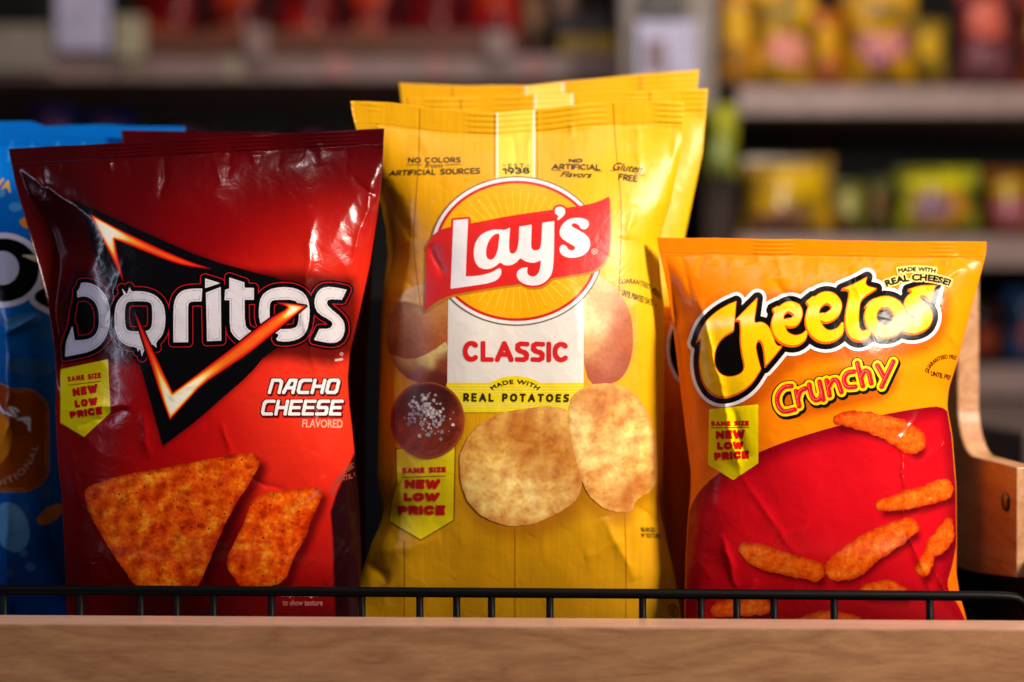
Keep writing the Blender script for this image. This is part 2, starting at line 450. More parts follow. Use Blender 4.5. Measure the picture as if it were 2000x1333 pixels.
class Part:
    """one printed or attached piece of a bag; layers share one mesh"""
    def __init__(s, bag, name, base=.00015):
        s.bag = bag; s.name = name; s.V = []; s.F = []; s.C = []; s.UV = []; s.mi = []; s.mats = []; s.n = 0; s.k = 0; s.base = base
    def grid(s, x0, y0, x1, y1, res):
        return np.meshgrid(np.arange(x0, x1+res, res), np.arange(y0, y1+res, res))
    def add(s, X, Y, Dd, color, m, lift=None, clip=3.5):
        if lift is None: lift = s.base+.00005*s.k
        s.k += 1
        Dd = np.maximum(Dd, clip-s.bag.edge(X, Y)) if clip is not None else Dd
        Dd = np.where(np.abs(Dd) < 1e-6, 1e-6, Dd)
        ny, nx = X.shape
        ins = Dd < 0
        cnt = ins[:-1, :-1].astype(int)+ins[1:, :-1]+ins[1:, 1:]+ins[:-1, 1:]
        idx = np.full(ny*nx, -1); pts = []; faces = []
        keep = np.zeros((ny, nx), bool); any_ = cnt > 0
        for a, b in ((0, 0), (1, 0), (1, 1), (0, 1)):
            keep[a:ny-1+a, b:nx-1+b] |= any_
        keep &= ins
        ki = np.flatnonzero(keep.ravel()); idx[ki] = np.arange(len(ki))
        px = list(X.ravel()[ki]); py = list(Y.ravel()[ki])
        i = np.arange(ny*nx).reshape(ny, nx)
        full = cnt == 4
        q = np.stack([i[:-1, :-1][full], i[1:, :-1][full], i[1:, 1:][full], i[:-1, 1:][full]], -1)
        faces = idx[q].tolist()
        ek = {}
        Xf = X.ravel(); Yf = Y.ravel(); Df = Dd.ravel(); If = ins.ravel()
        mixed = (cnt > 0) & (cnt < 4)
        for a, b in zip(*np.nonzero(mixed)):
            c = (int(i[a, b]), int(i[a+1, b]), int(i[a+1, b+1]), int(i[a, b+1]))
            out = []
            for j in range(4):
                p = c[j]; r = c[(j+1) % 4]
                if If[p]: out.append(int(idx[p]))
                if If[p] != If[r]:
                    kk = (p, r) if p < r else (r, p)
                    v = ek.get(kk)
                    if v is None:
                        t = Df[p]/(Df[p]-Df[r]); v = len(px); ek[kk] = v
                        px.append(Xf[p]+t*(Xf[r]-Xf[p])); py.append(Yf[p]+t*(Yf[r]-Yf[p]))
                    out.append(v)
            if len(out) >= 3: faces.append(out)
        if not faces: return s
        px = np.array(px); py = np.array(py)
        yy = s.bag.F(px, py)-lift
        x, y, z = P(px, py, yy)
        C = color(px, py) if callable(color) else np.tile(lin(color), (len(px), 1))
        s.V.append(np.stack([x, yy, z], -1)); s.C.append(C); s.UV.append(np.stack([px/1000, -py/1000], -1))
        if m not in s.mats: s.mats.append(m)
        k = s.mats.index(m); s.mi += [k]*len(faces)
        o = s.n; s.F += [[v+o for v in f] for f in faces]; s.n += len(px)
        return s
    def text(s, segs, color, m, bold=.8, res=.7, lift=None, pad=3):
        x0 = segs[:, [0, 2]].min()-pad; x1 = segs[:, [0, 2]].max()+pad; y0 = segs[:, [1, 3]].min()-pad; y1 = segs[:, [1, 3]].max()+pad
        X, Y = s.grid(x0, y0, x1, y1, res)
        return s.add(X, Y, sd_segs(X, Y, segs)-bold, color, m, lift)
    def sans(s, word, tl, tr, bl, br, r, color, m, res=.7, gap=.11):
        X, Y = s.grid(min(tl[0], bl[0])-3, min(tl[1], tr[1])-3, max(tr[0], br[0])+3, max(bl[1], br[1])+3, res)
        return s.add(X, Y, sans(X, Y, word, tl, tr, bl, br, r, gap), color, m)
    def build(s, label=None, parent=None):
        me = make_mesh(s.name, np.vstack(s.V), s.F, s.mats, midx=s.mi, cols=np.vstack(s.C), uvs=np.vstack(s.UV))
        o = link_mesh(s.name, me, parent or s.bag.root)
        if label: o['label'] = label
        return o

def box(name, x0, x1, y0, y1, z0, z1, m, parent=None, bevel=.0, rz=0, pivot=(0, 0)):
    V = [(x, y, z) for x in (x0, x1) for y in (y0, y1) for z in (z0, z1)]
    c, s_ = math.cos(rz), math.sin(rz)
    V = [(pivot[0]+(x-pivot[0])*c-(y-pivot[1])*s_, pivot[1]+(x-pivot[0])*s_+(y-pivot[1])*c, z) for x, y, z in V]
    F = [(0, 1, 3, 2), (4, 6, 7, 5), (0, 4, 5, 1), (2, 3, 7, 6), (0, 2, 6, 4), (1, 5, 7, 3)]
    me = make_mesh(name, V, F, [m], smooth=False)
    o = link_mesh(name, me, parent)
    if bevel:
        b = o.modifiers.new('bevel', 'BEVEL'); b.width = bevel; b.segments = 3
    return o

def tube(name, pts, r, m, parent=None, n=14):
    pts = np.array(pts, float); V = []; F = []
    for i, p in enumerate(pts):
        d = pts[min(i+1, len(pts)-1)]-pts[max(i-1, 0)]; d /= np.linalg.norm(d)
        up = np.array([0, 1, 0.]); a = np.cross(d, up); a /= np.linalg.norm(a); b = np.cross(d, a)
        for k in range(n):
            t = 2*math.pi*k/n
            V.append(p+r*(math.cos(t)*a+math.sin(t)*b))
    for i in range(len(pts)-1):
        for k in range(n):
            F.append([i*n+k, i*n+(k+1) % n, (i+1)*n+(k+1) % n, (i+1)*n+k])
    F.append(list(range(n))[::-1]); F.append([(len(pts)-1)*n+k for k in range(n)])
    return link_mesh(name, make_mesh(name, V, F, [m]), parent)

def scatter(samples, sig):
    a = np.array([[x, y] for x, y, c in samples], float); c = np.array([lin(q) for _, _, q in samples])
    def f(x, y):
        w = np.zeros((len(x), len(a)))
        for j in range(len(a)):
            w[:, j] = np.exp(-((x-a[j, 0])**2+(y-a[j, 1])**2)/(2*sig*sig))+1e-9/(1+((x-a[j, 0])**2+(y-a[j, 1])**2)/1e4)
        return (w@c)/w.sum(1)[:, None]
    return f

def mixc(a, b, t):
    return a*(1-t[:, None])+b*t[:, None]

def printed(base, items):
    # soft edged darker tones that belong to the artwork: (distance function, dx, dy, softness, colour, amount)
    def f(x, y):
        c = base(x, y)
        for fn, dx, dy, wd, col, am in items:
            t = sm(wd, -wd, fn(x-dx, y-dy))*am
            c = mixc(c, np.tile(lin(col), (len(x), 1)), t)
        return c
    return f

FLOOR = Z0-(1272-666.5)*S
FZ = FLOOR+.0008

def new_bag(label, group, colfn, m, **k):
    step = k.pop("step", 2.2); b = Bag(bottom_z=FZ, **k)
    xm = (b.xl(np.array([b.bot]))[0]+b.xr(np.array([b.bot]))[0])/2
    x, y, z = P(xm, b.bot, b.y0)
    b.root = empty('chip_bag', (x, y, z), label, 'chip bag', group)
    b.body_mesh("bag_body", colfn, m, step=step)
    return b

YEL = (255, 230, 8); REDT = (222, 18, 22); WH = (238, 236, 238); BK = (9, 9, 10)
def price_flag(b, pts, m, lines, rule, border=None, cf=YEL):
    """printed pennant; lines: (string, tl, tr, bl, br)"""
    p = Part(b, 'price_flag')
    xs = [q[0] for q in pts]; ys = [q[1] for q in pts]
    X, Y = p.grid(min(xs)-6, min(ys)-6, max(xs)+6, max(ys)+6, 1.5)
    d = poly(X, Y, pts)
    if border: p.add(X, Y, d-2.6, border, m)
    p.add(X, Y, d, cf, m)
    if rule:
        X, Y = p.grid(rule[0]-2, min(rule[1], rule[3])-3, rule[2]+2, max(rule[1], rule[3])+3, .8)
        p.add(X, Y, stroke(X, Y, [(rule[0], rule[1], .8), (rule[2], rule[3], .8)]), (150, 30, 20), m)
    for t, tl, tr, bl, br, bo in lines:
        p.sans(t, tl, tr, bl, br, bo*1.22, REDT, m)
    p.build()

# ================================================================ red tortilla chip bag
def A3(pts): return [((100+p[0]/3.226, 520+p[1]/3.226)+tuple(p[2:])) for p in pts]
def A2(pts): return [((100+p[0]/5.331, 370+p[1]/5.331)+tuple(p[2:])) for p in pts]

dor_cols = scatter([(60, 300, (54, 6, 9)), (300, 300, (56, 4, 9)), (600, 290, (54, 4, 9)), (730, 280, (66, 6, 12)),  # printed gradient; left flank samples are also darkened to carry its shade
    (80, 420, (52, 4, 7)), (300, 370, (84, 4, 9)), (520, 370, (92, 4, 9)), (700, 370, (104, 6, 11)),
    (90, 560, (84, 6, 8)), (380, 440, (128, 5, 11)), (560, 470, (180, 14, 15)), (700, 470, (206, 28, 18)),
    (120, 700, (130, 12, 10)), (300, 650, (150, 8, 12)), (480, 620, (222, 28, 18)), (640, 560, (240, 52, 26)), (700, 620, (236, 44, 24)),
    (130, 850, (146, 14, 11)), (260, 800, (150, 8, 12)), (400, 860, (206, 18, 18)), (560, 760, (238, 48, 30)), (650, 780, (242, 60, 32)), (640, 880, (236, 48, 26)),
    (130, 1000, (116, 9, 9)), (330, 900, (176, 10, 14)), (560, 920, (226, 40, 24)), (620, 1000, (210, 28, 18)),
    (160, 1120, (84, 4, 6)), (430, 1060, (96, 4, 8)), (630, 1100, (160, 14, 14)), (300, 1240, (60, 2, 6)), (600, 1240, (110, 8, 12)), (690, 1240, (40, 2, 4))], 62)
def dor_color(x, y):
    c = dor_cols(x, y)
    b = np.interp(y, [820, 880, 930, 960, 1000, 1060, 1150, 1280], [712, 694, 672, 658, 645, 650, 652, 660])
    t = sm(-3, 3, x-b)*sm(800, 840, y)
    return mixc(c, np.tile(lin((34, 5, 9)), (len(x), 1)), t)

c1 = [(162, 965), (172, 950), (230, 930), (330, 912), (430, 893), (490, 882), (506, 890), (508, 906), (490, 940), (450, 1000), (420, 1070), (392, 1135), (380, 1158), (330, 1164), (276, 1158), (245, 1120), (205, 1060), (172, 1000)]
c2 = [(492, 966), (560, 958), (615, 950), (630, 955), (628, 975), (610, 1010), (598, 1050), (570, 1095), (560, 1135), (520, 1150), (470, 1150), (455, 1128), (438, 1102), (456, 1060), (478, 1020)]
TRI = [(138, 388, 1), (200, 416), (300, 462), (400, 505), (480, 528), (560, 548), (640, 600), (590, 655), (520, 692), (490, 730), (430, 782), (385, 822), (318, 872, 1), (306, 830), (290, 770), (270, 700), (250, 640), (222, 590), (198, 540), (180, 480), (170, 430)]
dor_print = printed(dor_color, [(lambda x, y: poly(x, y, c1, 2), 14, 16, 12, (60, 2, 6), .85), (lambda x, y: poly(x, y, c2, 2), 12, 14, 11, (60, 2, 6), .8),
    (lambda x, y: poly(x, y, TRI, 1), 0, 0, 14, (40, 2, 8), .9), (lambda x, y: poly(x, y, [(112, 520), (240, 540), (690, 525), (705, 600), (690, 720), (520, 695), (110, 720)], 1), 0, 0, 16, (40, 2, 6), .85)])
DL = [(280, 18), (292, 17), (310, 20), (360, 30), (430, 50), (520, 75), (600, 95), (680, 107), (740, 110), (800, 108), (900, 113), (960, 120), (1100, 127), (1200, 131), (1280, 128)]
DR = [(245, 751), (330, 747), (400, 740), (520, 722), (620, 700), (690, 683), (740, 679), (790, 682), (840, 688), (900, 694), (1000, 702), (1100, 706), (1200, 700), (1280, 702)]
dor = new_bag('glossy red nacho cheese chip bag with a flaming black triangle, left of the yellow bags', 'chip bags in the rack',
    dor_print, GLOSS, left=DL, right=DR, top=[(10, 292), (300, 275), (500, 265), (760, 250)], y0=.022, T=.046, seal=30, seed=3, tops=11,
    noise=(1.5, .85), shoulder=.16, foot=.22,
    creases=[(22, 318, 185, 430, 5, 1.8), (612, 400, 592, 640, 9, 2.2), (592, 600, 620, 760, 4, 1.2), (735, 320, 672, 600, 9, 2.0), (690, 345, 735, 385, 4, -1.4), (120, 800, 262, 792, 7, 1.8), (150, 835, 250, 800, 5, -1.5),
             (430, 820, 455, 900, 4, 1.0), (275, 800, 292, 900, 5, 1.3), (640, 700, 615, 880, 9, 1.5), (560, 960, 480, 930, 6, -1.4), (640, 930, 560, 1000, 6, 1.3), (640, 1140, 690, 1060, 5, 2.0), (130, 860, 160, 1000, 8, 1.6), (240, 500, 205, 640, 7, 1.4), (330, 780, 400, 740, 5, 1.0)],
    tilts=[(185, 432, 20, 312, .42, 10), (205, 700, 172, 430, .28, 16), (150, 1240, 165, 700, .22, 16)])
print('dor body', flush=True)

def dor_letters(X, Y):
    P_ = lambda pts, sm_=1: poly(X, Y, A3(pts), sm_, maxd=30)
    Dd = np.maximum(P_([(163, 160, 1), (178, 140), (188, 108, 1), (215, 103), (262, 112), (310, 142), (347, 190), (368, 250), (373, 310), (366, 390), (340, 460), (300, 508), (240, 540), (170, 556), (88, 571, 1), (92, 485), (115, 425), (135, 370, 1), (140, 300), (165, 200)]),
        -P_([(172, 196, 1), (215, 190), (255, 207), (285, 242), (300, 290), (302, 370), (286, 424), (252, 455), (205, 466), (148, 469, 1), (134, 380, 1), (118, 350, 1), (140, 210, 1)]))
    o1 = P_([(445, 140, 1), (478, 178, 1), (492, 132, 1), (508, 160, 1), (540, 158), (600, 162), (660, 185), (705, 235), (720, 300), (718, 380), (700, 440), (660, 480), (664, 515, 1), (640, 494, 1), (600, 508), (578, 548, 1), (572, 575, 1), (560, 520, 1), (545, 540, 1), (540, 512), (480, 505), (430, 470), (403, 410), (397, 330), (405, 250), (430, 205), (458, 180, 1)])
    h1 = P_([(500, 222), (600, 222), (632, 235), (637, 280), (637, 360), (625, 400), (590, 412), (500, 412), (472, 398), (464, 350), (464, 270), (475, 232)])
    o1 = np.maximum(o1, -h1)
    r = P_([(770, 481, 1), (769, 270), (780, 205), (810, 165), (850, 147), (905, 142), (952, 142, 1), (947, 223, 1), (888, 223), (866, 233), (862, 260), (863, 480, 1)])
    i1 = P_([(970, 78, 1), (1064, 108, 1), (970, 140, 1)])
    i2 = P_([(975, 168, 1), (1068, 132, 1), (1072, 470, 1), (982, 474, 1)])
    t = P_([(1122, 72, 1), (1218, 104, 1), (1218, 137, 1), (1277, 138, 1), (1277, 213, 1), (1218, 213, 1), (1220, 370), (1242, 402), (1268, 412, 1), (1188, 472, 1), (1150, 442), (1125, 400), (1124, 215, 1), (1092, 215, 1), (1096, 150, 1), (1122, 142, 1)])
    o2 = P_([(1470, 132), (1540, 140), (1595, 170), (1622, 220), (1630, 290), (1622, 370), (1600, 430), (1550, 465), (1480, 478), (1410, 470), (1440, 430), (1395, 420), (1335, 400), (1310, 340), (1308, 260), (1322, 190), (1370, 150), (1420, 136)])
    h2 = P_([(1410, 213), (1530, 212), (1560, 240), (1560, 350), (1540, 395), (1430, 400), (1385, 380), (1376, 330), (1376, 250), (1385, 222)])
    o2 = np.maximum(o2, -h2)
    s = P_([(1862, 150, 1), (1800, 136), (1730, 130), (1688, 150), (1662, 195), (1658, 250), (1682, 300), (1765, 345), (1776, 372), (1752, 396), (1690, 396, 1), (1656, 466, 1), (1720, 480), (1770, 486), (1818, 474), (1846, 430), (1850, 375), (1832, 328), (1752, 262), (1735, 235), (1745, 208), (1832, 212, 1)])
    return union(Dd, o1, r, i1, i2, t, o2, s)

FLTOP = A2([(410, 262, 1), (700, 420), (1000, 562), (1250, 678), (1480, 772), (1650, 826, 1), (1400, 796), (1200, 735), (950, 635), (760, 555), (658, 520, 1), (688, 690), (748, 950, 1), (680, 800), (600, 645), (500, 440)])
FLBOT = A3([(528, 298, 1), (590, 430), (650, 555), (718, 700), (765, 800, 1), (850, 738), (1000, 625), (1150, 512), (1300, 392), (1400, 318), (1492, 268), (1480, 250), (1425, 232, 1), (1500, 236), (1605, 252, 1), (1500, 338), (1400, 420), (1250, 545), (1100, 645), (950, 745), (850, 855), (748, 968, 1), (690, 810), (640, 650), (585, 490)])
def flame(Dfun, tips, slash=9.0):
    def f(x, y):
        d = -Dfun(x, y)
        w = np.zeros_like(x)
        for tx, ty, R in tips: w = np.maximum(w, np.exp(-((x-tx)**2+(y-ty)**2)/(2*R*R)))
        v = np.clip(d/slash, 0, 1)*(.35+1.1*w)
        st = np.array([0, .12, .3, .5, .75, 1.2]); c = lin(np.array([(200, 10, 12), (236, 40, 18), (250, 84, 30), (255, 150, 30), (255, 226, 120), (255, 250, 230)]))
        return np.stack([np.interp(v, st, c[:, i]) for i in range(3)], -1)
    return f

p = Part(dor, 'logo', base=.00015)
X, Y = p.grid(112, 375, 700, 885, 1.7)
tri = poly(X, Y, TRI, 1)
# brushed edges
tri = tri+1.6*np.abs(perlin(X/30+Y/9, Y/30-X/9, 4))*sm(6, 0, np.abs(tri))
p.add(X, Y, tri, (10, 9, 12), GLOSS)
X1, Y1 = p.grid(165, 408, 425, 560, 1.2)
f1 = lambda x, y: poly(x, y, FLTOP, 1)
p.add(X1, Y1, f1(X1, Y1)-1.3, (120, 6, 8), GLOSS)
p.add(X1, Y1, f1(X1, Y1), flame(f1, [(200, 445, 34)], 6.5), GLOSS)
X, Y = p.grid(112, 525, 706, 716, 1.1)
L = dor_letters(X, Y)
p.add(X, Y, np.minimum(L-13.5, poly(X, Y, [(135, 580), (190, 570), (205, 620), (195, 670), (135, 680)], 1)), (8, 7, 9), GLOSS)
p.add(X, Y, np.maximum(np.abs(L-9.2)-.75, -1), (206, 26, 38), GLOSS)
p.add(X, Y, L, lambda x, y: np.tile(lin((226, 220, 226)), (len(x), 1)), GLOSS)
p.add(X, Y, np.maximum(np.abs(L+3.6)-.45, np.minimum(X*0, -1)), (140, 128, 132), GLOSS)
X, Y = p.grid(255, 580, 606, 828, 1.3)
f2 = lambda x, y: poly(x, y, FLBOT, 1)
d2 = f2(X, Y)
p.add(X, Y, d2-3.4, (10, 8, 10), GLOSS)
p.add(X, Y, d2-.9, (150, 8, 10), GLOSS)
p.add(X, Y, d2, flame(f2, [(333, 795, 26), (360, 775, 42), (575, 600, 16)], 8), GLOSS)
for x, y in ((655, 696), (663, 694)):
    pass
X, Y = p.grid(650, 680, 680, 712, .8)
p.add(X, Y, stroke(X, Y, [(656, 704, 2.2), (668, 702, 2.2)]), (214, 180, 180), GLOSS)
p.add(X, Y, np.abs(ellipse(X, Y, 667, 692, 2.6, 2.6))-.7, (214, 180, 180), GLOSS)
p.build('white pointed lettering over a black triangle with glowing flame edges')

p = Part(dor, 'flavor_text')
GL_ = {'n': [[(0, 1), (.04, 0), (.75, 0), (1, .15), (1, 1)]], 'A': [[(0, 1), (.38, 0), (.95, 0), (.95, 1)], [(.3, .62), (.95, .62)]], 'C': [[(1, 0), (.2, 0), (0, .18), (0, .85), (.15, 1), (1, 1)]],
       'H': [[(0, 0), (0, 1)], [(1, 0), (1, 1)], [(0, .5), (1, .5)]], 'O': [[(.15, 0), (.85, 0), (1, .15), (1, .85), (.85, 1), (.15, 1), (0, .85), (0, .15), (.15, 0)]],
       'E': [[(1, 0), (0, 0), (0, 1), (1, 1)], [(0, .5), (.9, .5)]], 'S': [[(1, 0), (.12, 0), (0, .12), (0, .42), (.1, .5), (.9, .5), (1, .6), (1, .88), (.88, 1), (0, 1)]]}
def blocky(X, Y, word, x0, x1, y0, y1, r, sh):
    n = len(word); st = (x1-x0)/n; d = np.full(X.shape, 99.)
    for i, ch in enumerate(word):
        for pl in GL_[ch]:
            q = [(x0+i*st+u*(st-2*r-2.6)+r+(1-v)*sh, y0+r+v*(y1-y0-2*r)) for u, v in pl]
            for a, b in zip(q[:-1], q[1:]):
                dx = b[0]-a[0]; dy = b[1]-a[1]; t = np.clip(((X-a[0])*dx+(Y-a[1])*dy)/(dx*dx+dy*dy), 0, 1)
                ex = np.abs(X-a[0]-t*dx); ey = np.abs(Y-a[1]-t*dy)
                d = np.minimum(d, (ex**4+ey**4)**.25-r)
    return d
def nacho(X, Y):
    return np.minimum(blocky(X, Y, 'nACHO', 523, 662, 740, 770, 3.1, 6), blocky(X, Y, 'CHEESE', 509, 669, 781, 812, 3.1, 5))
X, Y = p.grid(500, 730, 682, 822, .8)
d = nacho(X, Y)
p.add(X, Y, nacho(X-2, Y-3)-1.6, (110, 8, 12), GLOSS)
p.add(X, Y, d-1.8, (60, 4, 8), GLOSS)
p.add(X, Y, d, WH, GLOSS)
p.text(quad_text('FLAVORED', (591, 820), (669, 820), (590, 835), (669, 836)), (240, 170, 140), GLOSS, bold=.4)
p.build()

price_flag(dor, [(118, 722), (211, 702), (216, 806), (164, 854), (118, 826)], GLOSS,
    [('SAME SIZE', (131, 736), (197, 728), (132, 746), (198, 739), 1.3), ('NEW', (141, 759), (190, 750), (142, 775), (191, 768), 2.4),
     ('LOW', (145, 782), (190, 776), (146, 797), (191, 792), 2.3), ('PRICE', (135, 804), (199, 794), (137, 818), (200, 810), 2.2)],
    (133, 753, 197, 745))

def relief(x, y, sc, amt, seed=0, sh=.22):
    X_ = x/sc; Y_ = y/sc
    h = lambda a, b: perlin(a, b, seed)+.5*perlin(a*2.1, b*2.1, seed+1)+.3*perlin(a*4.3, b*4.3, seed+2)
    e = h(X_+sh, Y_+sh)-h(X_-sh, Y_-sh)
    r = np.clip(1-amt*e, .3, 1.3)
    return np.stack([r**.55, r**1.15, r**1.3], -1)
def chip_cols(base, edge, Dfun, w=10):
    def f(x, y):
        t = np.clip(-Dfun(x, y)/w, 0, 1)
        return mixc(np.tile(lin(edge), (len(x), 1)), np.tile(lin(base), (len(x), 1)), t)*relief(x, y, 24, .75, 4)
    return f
p = Part(dor, 'chip_picture')
X, Y = p.grid(150, 870, 650, 1215, 2.2)
wob = 1.6*perlin(X/9, Y/9, 3)+2*perlin(X/26, Y/26, 5)
d1 = poly(X, Y, c1, 2)+wob; d2 = poly(X, Y, c2, 2)+wob
f = lambda q: (lambda x, y: poly(x, y, q, 2))
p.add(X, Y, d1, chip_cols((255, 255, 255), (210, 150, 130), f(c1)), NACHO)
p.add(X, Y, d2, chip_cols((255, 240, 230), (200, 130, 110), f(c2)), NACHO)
p.build('two orange seasoned triangle chips printed on red')
p = Part(dor, 'fine_print')
p.text(arc_text('GUARANTEED FRESH', 735, 985, 84, 84, 168, 95, 9), (150, 70, 60), GLOSS, bold=.3, res=.6)
p.text(quad_text('UNTIL PRINTED', (656, 934), (735, 912), (658, 943), (737, 921)), (150, 70, 60), GLOSS, bold=.3, res=.6)
p.build(); p = Part(dor, 'serving_note')
p.text(box_text('Chips enlarged', 548, 1157, 622, 1168), (220, 170, 160), GLOSS, bold=.3, res=.6)
p.text(box_text('to show texture', 552, 1172, 630, 1183), (200, 120, 110), GLOSS, bold=.3, res=.6)
p.build()
print('dor done', flush=True)

# ================================================================ yellow potato chip bags
LY = (246, 180, 6)
lay_cols = scatter([(760, 260, LY), (1000, 260, (246, 180, 6)), (1300, 260, (250, 190, 8)), (800, 500, (244, 168, 6)), (1250, 500, (252, 200, 14)), (1250, 800, (248, 180, 8)), (760, 800, (238, 166, 10)),
    (760, 1000, (238, 176, 12)), (900, 1100, (236, 166, 12)), (1100, 1150, (236, 168, 14)), (1280, 1100, (244, 176, 10)), (720, 1180, (228, 166, 14)), (1000, 1250, (226, 158, 12))], 110)
k1 = [(955, 815), (1000, 802), (1040, 796), (1075, 793), (1110, 800), (1128, 830), (1140, 880), (1140, 930), (1130, 975), (1095, 1000), (1050, 1022), (1005, 1030), (965, 1022), (928, 1000), (905, 965), (896, 920), (900, 880), (920, 845)]
k2 = [(1112, 780), (1135, 758), (1170, 748), (1215, 752), (1250, 780), (1270, 815), (1282, 870), (1284, 920), (1278, 955), (1255, 968), (1240, 980), (1238, 998), (1215, 1002), (1180, 995), (1150, 970), (1132, 930), (1120, 880), (1108, 830)]
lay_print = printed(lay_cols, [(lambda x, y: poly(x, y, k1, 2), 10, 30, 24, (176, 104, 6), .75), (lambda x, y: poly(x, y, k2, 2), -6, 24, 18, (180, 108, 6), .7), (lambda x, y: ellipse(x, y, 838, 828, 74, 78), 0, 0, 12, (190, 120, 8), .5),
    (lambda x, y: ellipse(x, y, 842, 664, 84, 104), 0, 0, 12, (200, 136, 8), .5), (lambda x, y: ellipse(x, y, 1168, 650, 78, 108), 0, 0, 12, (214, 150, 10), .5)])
LLf = [(190, 684), (215, 686), (260, 697), (330, 722), (400, 744), (450, 753), (500, 757), (560, 748), (650, 743), (760, 741), (930, 737), (965, 742), (1000, 750), (1030, 741), (1060, 726), (1140, 700), (1200, 683), (1280, 672)]
LRt = [(190, 1336), (290, 1331), (350, 1319), (400, 1309), (440, 1296), (480, 1286), (540, 1290), (600, 1297), (700, 1298), (830, 1297), (940, 1294), (975, 1288), (1000, 1290), (1060, 1303), (1120, 1317), (1200, 1330), (1280, 1338)]
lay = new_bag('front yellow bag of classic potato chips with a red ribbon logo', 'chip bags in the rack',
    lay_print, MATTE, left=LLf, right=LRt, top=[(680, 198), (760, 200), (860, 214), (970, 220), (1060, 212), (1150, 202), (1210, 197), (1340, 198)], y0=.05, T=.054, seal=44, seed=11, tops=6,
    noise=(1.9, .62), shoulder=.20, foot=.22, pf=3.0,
    creases=[(745, 350, 800, 470, 14, -3.5), (800, 560, 760, 620, 8, 2), (755, 590, 830, 596, 5, 1.2), (1240, 400, 1225, 470, 8, 1.6), (1335, 260, 1290, 470, 14, 2.5), (1245, 560, 1250, 900, 14, 1.2), (1180, 1010, 1240, 1130, 12, 3.0),
             (1240, 990, 1290, 1020, 8, -2.5), (770, 870, 765, 1010, 9, 2.2), (790, 930, 745, 1010, 8, -2.2), (715, 1090, 760, 1140, 16, -2.6), (1120, 560, 1130, 700, 14, 1.2), (840, 480, 868, 545, 8, -2.4), (1040, 225, 1030, 330, 9, 1.2), (1140, 1090, 1220, 1060, 20, 1.6), (740, 1080, 860, 1050, 14, 1.2)],
    tilts=[(800, 490, 705, 230, .8, 18, 70), (1205, 205, 1262, 480, -.0, 10)])
def line(p, pts, c, m, r=.9, res=1.1, fn=None):
    xs = [q[0] for q in pts]; ys = [q[1] for q in pts]
    X, Y = p.grid(min(xs)-4, min(ys)-4, max(xs)+4, max(ys)+4, res)
    p.add(X, Y, stroke(X, Y, [(a, b, r) for a, b in pts]), c, m)
SEAM = (176, 110, 10)
for q in ([(820, 206), (818, 300), (812, 400), (808, 480), (822, 600)], [(1197, 200), (1204, 300), (1213, 400), (1212, 500), (1206, 620)], [(790, 1056), (791, 1272)], [(1006, 1032), (1006, 1272)], [(1220, 1000), (1223, 1100), (1222, 1272)], [(966, 218), (966, 345)], [(1049, 218), (1050, 350)]):
    p = Part(lay, 'plank_line'); line(p, q, SEAM, MATTEP, r=.8); p.build()
p = Part(lay, 'center_stripe')
X, Y = p.grid(960, 214, 1055, 370, 2)
p.add(X, Y, np.maximum(np.abs(X-1007)-38, Y-368), (252, 244, 214), MATTEP, clip=1)
p.add(X, Y, np.maximum(np.abs(X-1007)-33.5, Y-368), (250, 216, 70), MATTEP, clip=1)
p.build()
DK = (52, 38, 8)
p = Part(lay, 'slogan_text')
p.sans('NO COLORS', (797, 308), (900, 307), (797, 319), (900, 318), 1.25, DK, MATTEP)
p.text(quad_text('from', (830, 318), (865, 320), (830, 328), (864, 328), shear=.3), DK, MATTEP, bold=.2, res=.5)
p.sans('ARTIFICIAL SOURCES', (762, 333), (938, 328), (760, 344), (938, 340), 1.25, DK, MATTEP)
p.text(quad_text('EST', (993, 320), (1024, 320), (993, 328), (1024, 328), spacing=1.3), DK, MATTEP, bold=.2)
p.sans('1938', (981, 328), (1034, 327), (982, 341), (1035, 340), 1.6, DK, MATTEP)
p.sans('NO', (1111, 310), (1138, 310), (1111, 318), (1138, 318), 1.25, DK, MATTEP)
p.sans('ARTIFICIAL', (1079, 320), (1173, 321), (1078, 331), (1173, 333), 1.2, DK, MATTEP)
p.text(quad_text('Flavors', (1097, 335), (1157, 336), (1095, 345), (1155, 348), shear=.3), DK, MATTEP, bold=.25, res=.5)
p.text(quad_text('Gluten', (1200, 317), (1257, 323), (1197, 332), (1254, 338), shear=.3), DK, MATTEP, bold=.25, res=.5)
p.sans('FREE', (1210, 339), (1246, 343), (1208, 351), (1245, 356), 1.2, DK, MATTEP)
for q in ([(794, 322), (824, 322)], [(870, 322), (902, 321)], [(1076, 331.5), (1098, 334)], [(1160, 333), (1176, 335)], [(1192, 333), (1203, 334)], [(1240, 339), (1260, 343)], [(981, 323), (989, 323)], [(1028, 323), (1036, 323)]):
    line(p, q, DK, MATTEP, r=.45, res=.7)
p.build()

def A4(pts): return [((740+p[0]/3.571, 290+p[1]/3.571)+tuple(p[2:])) for p in pts]
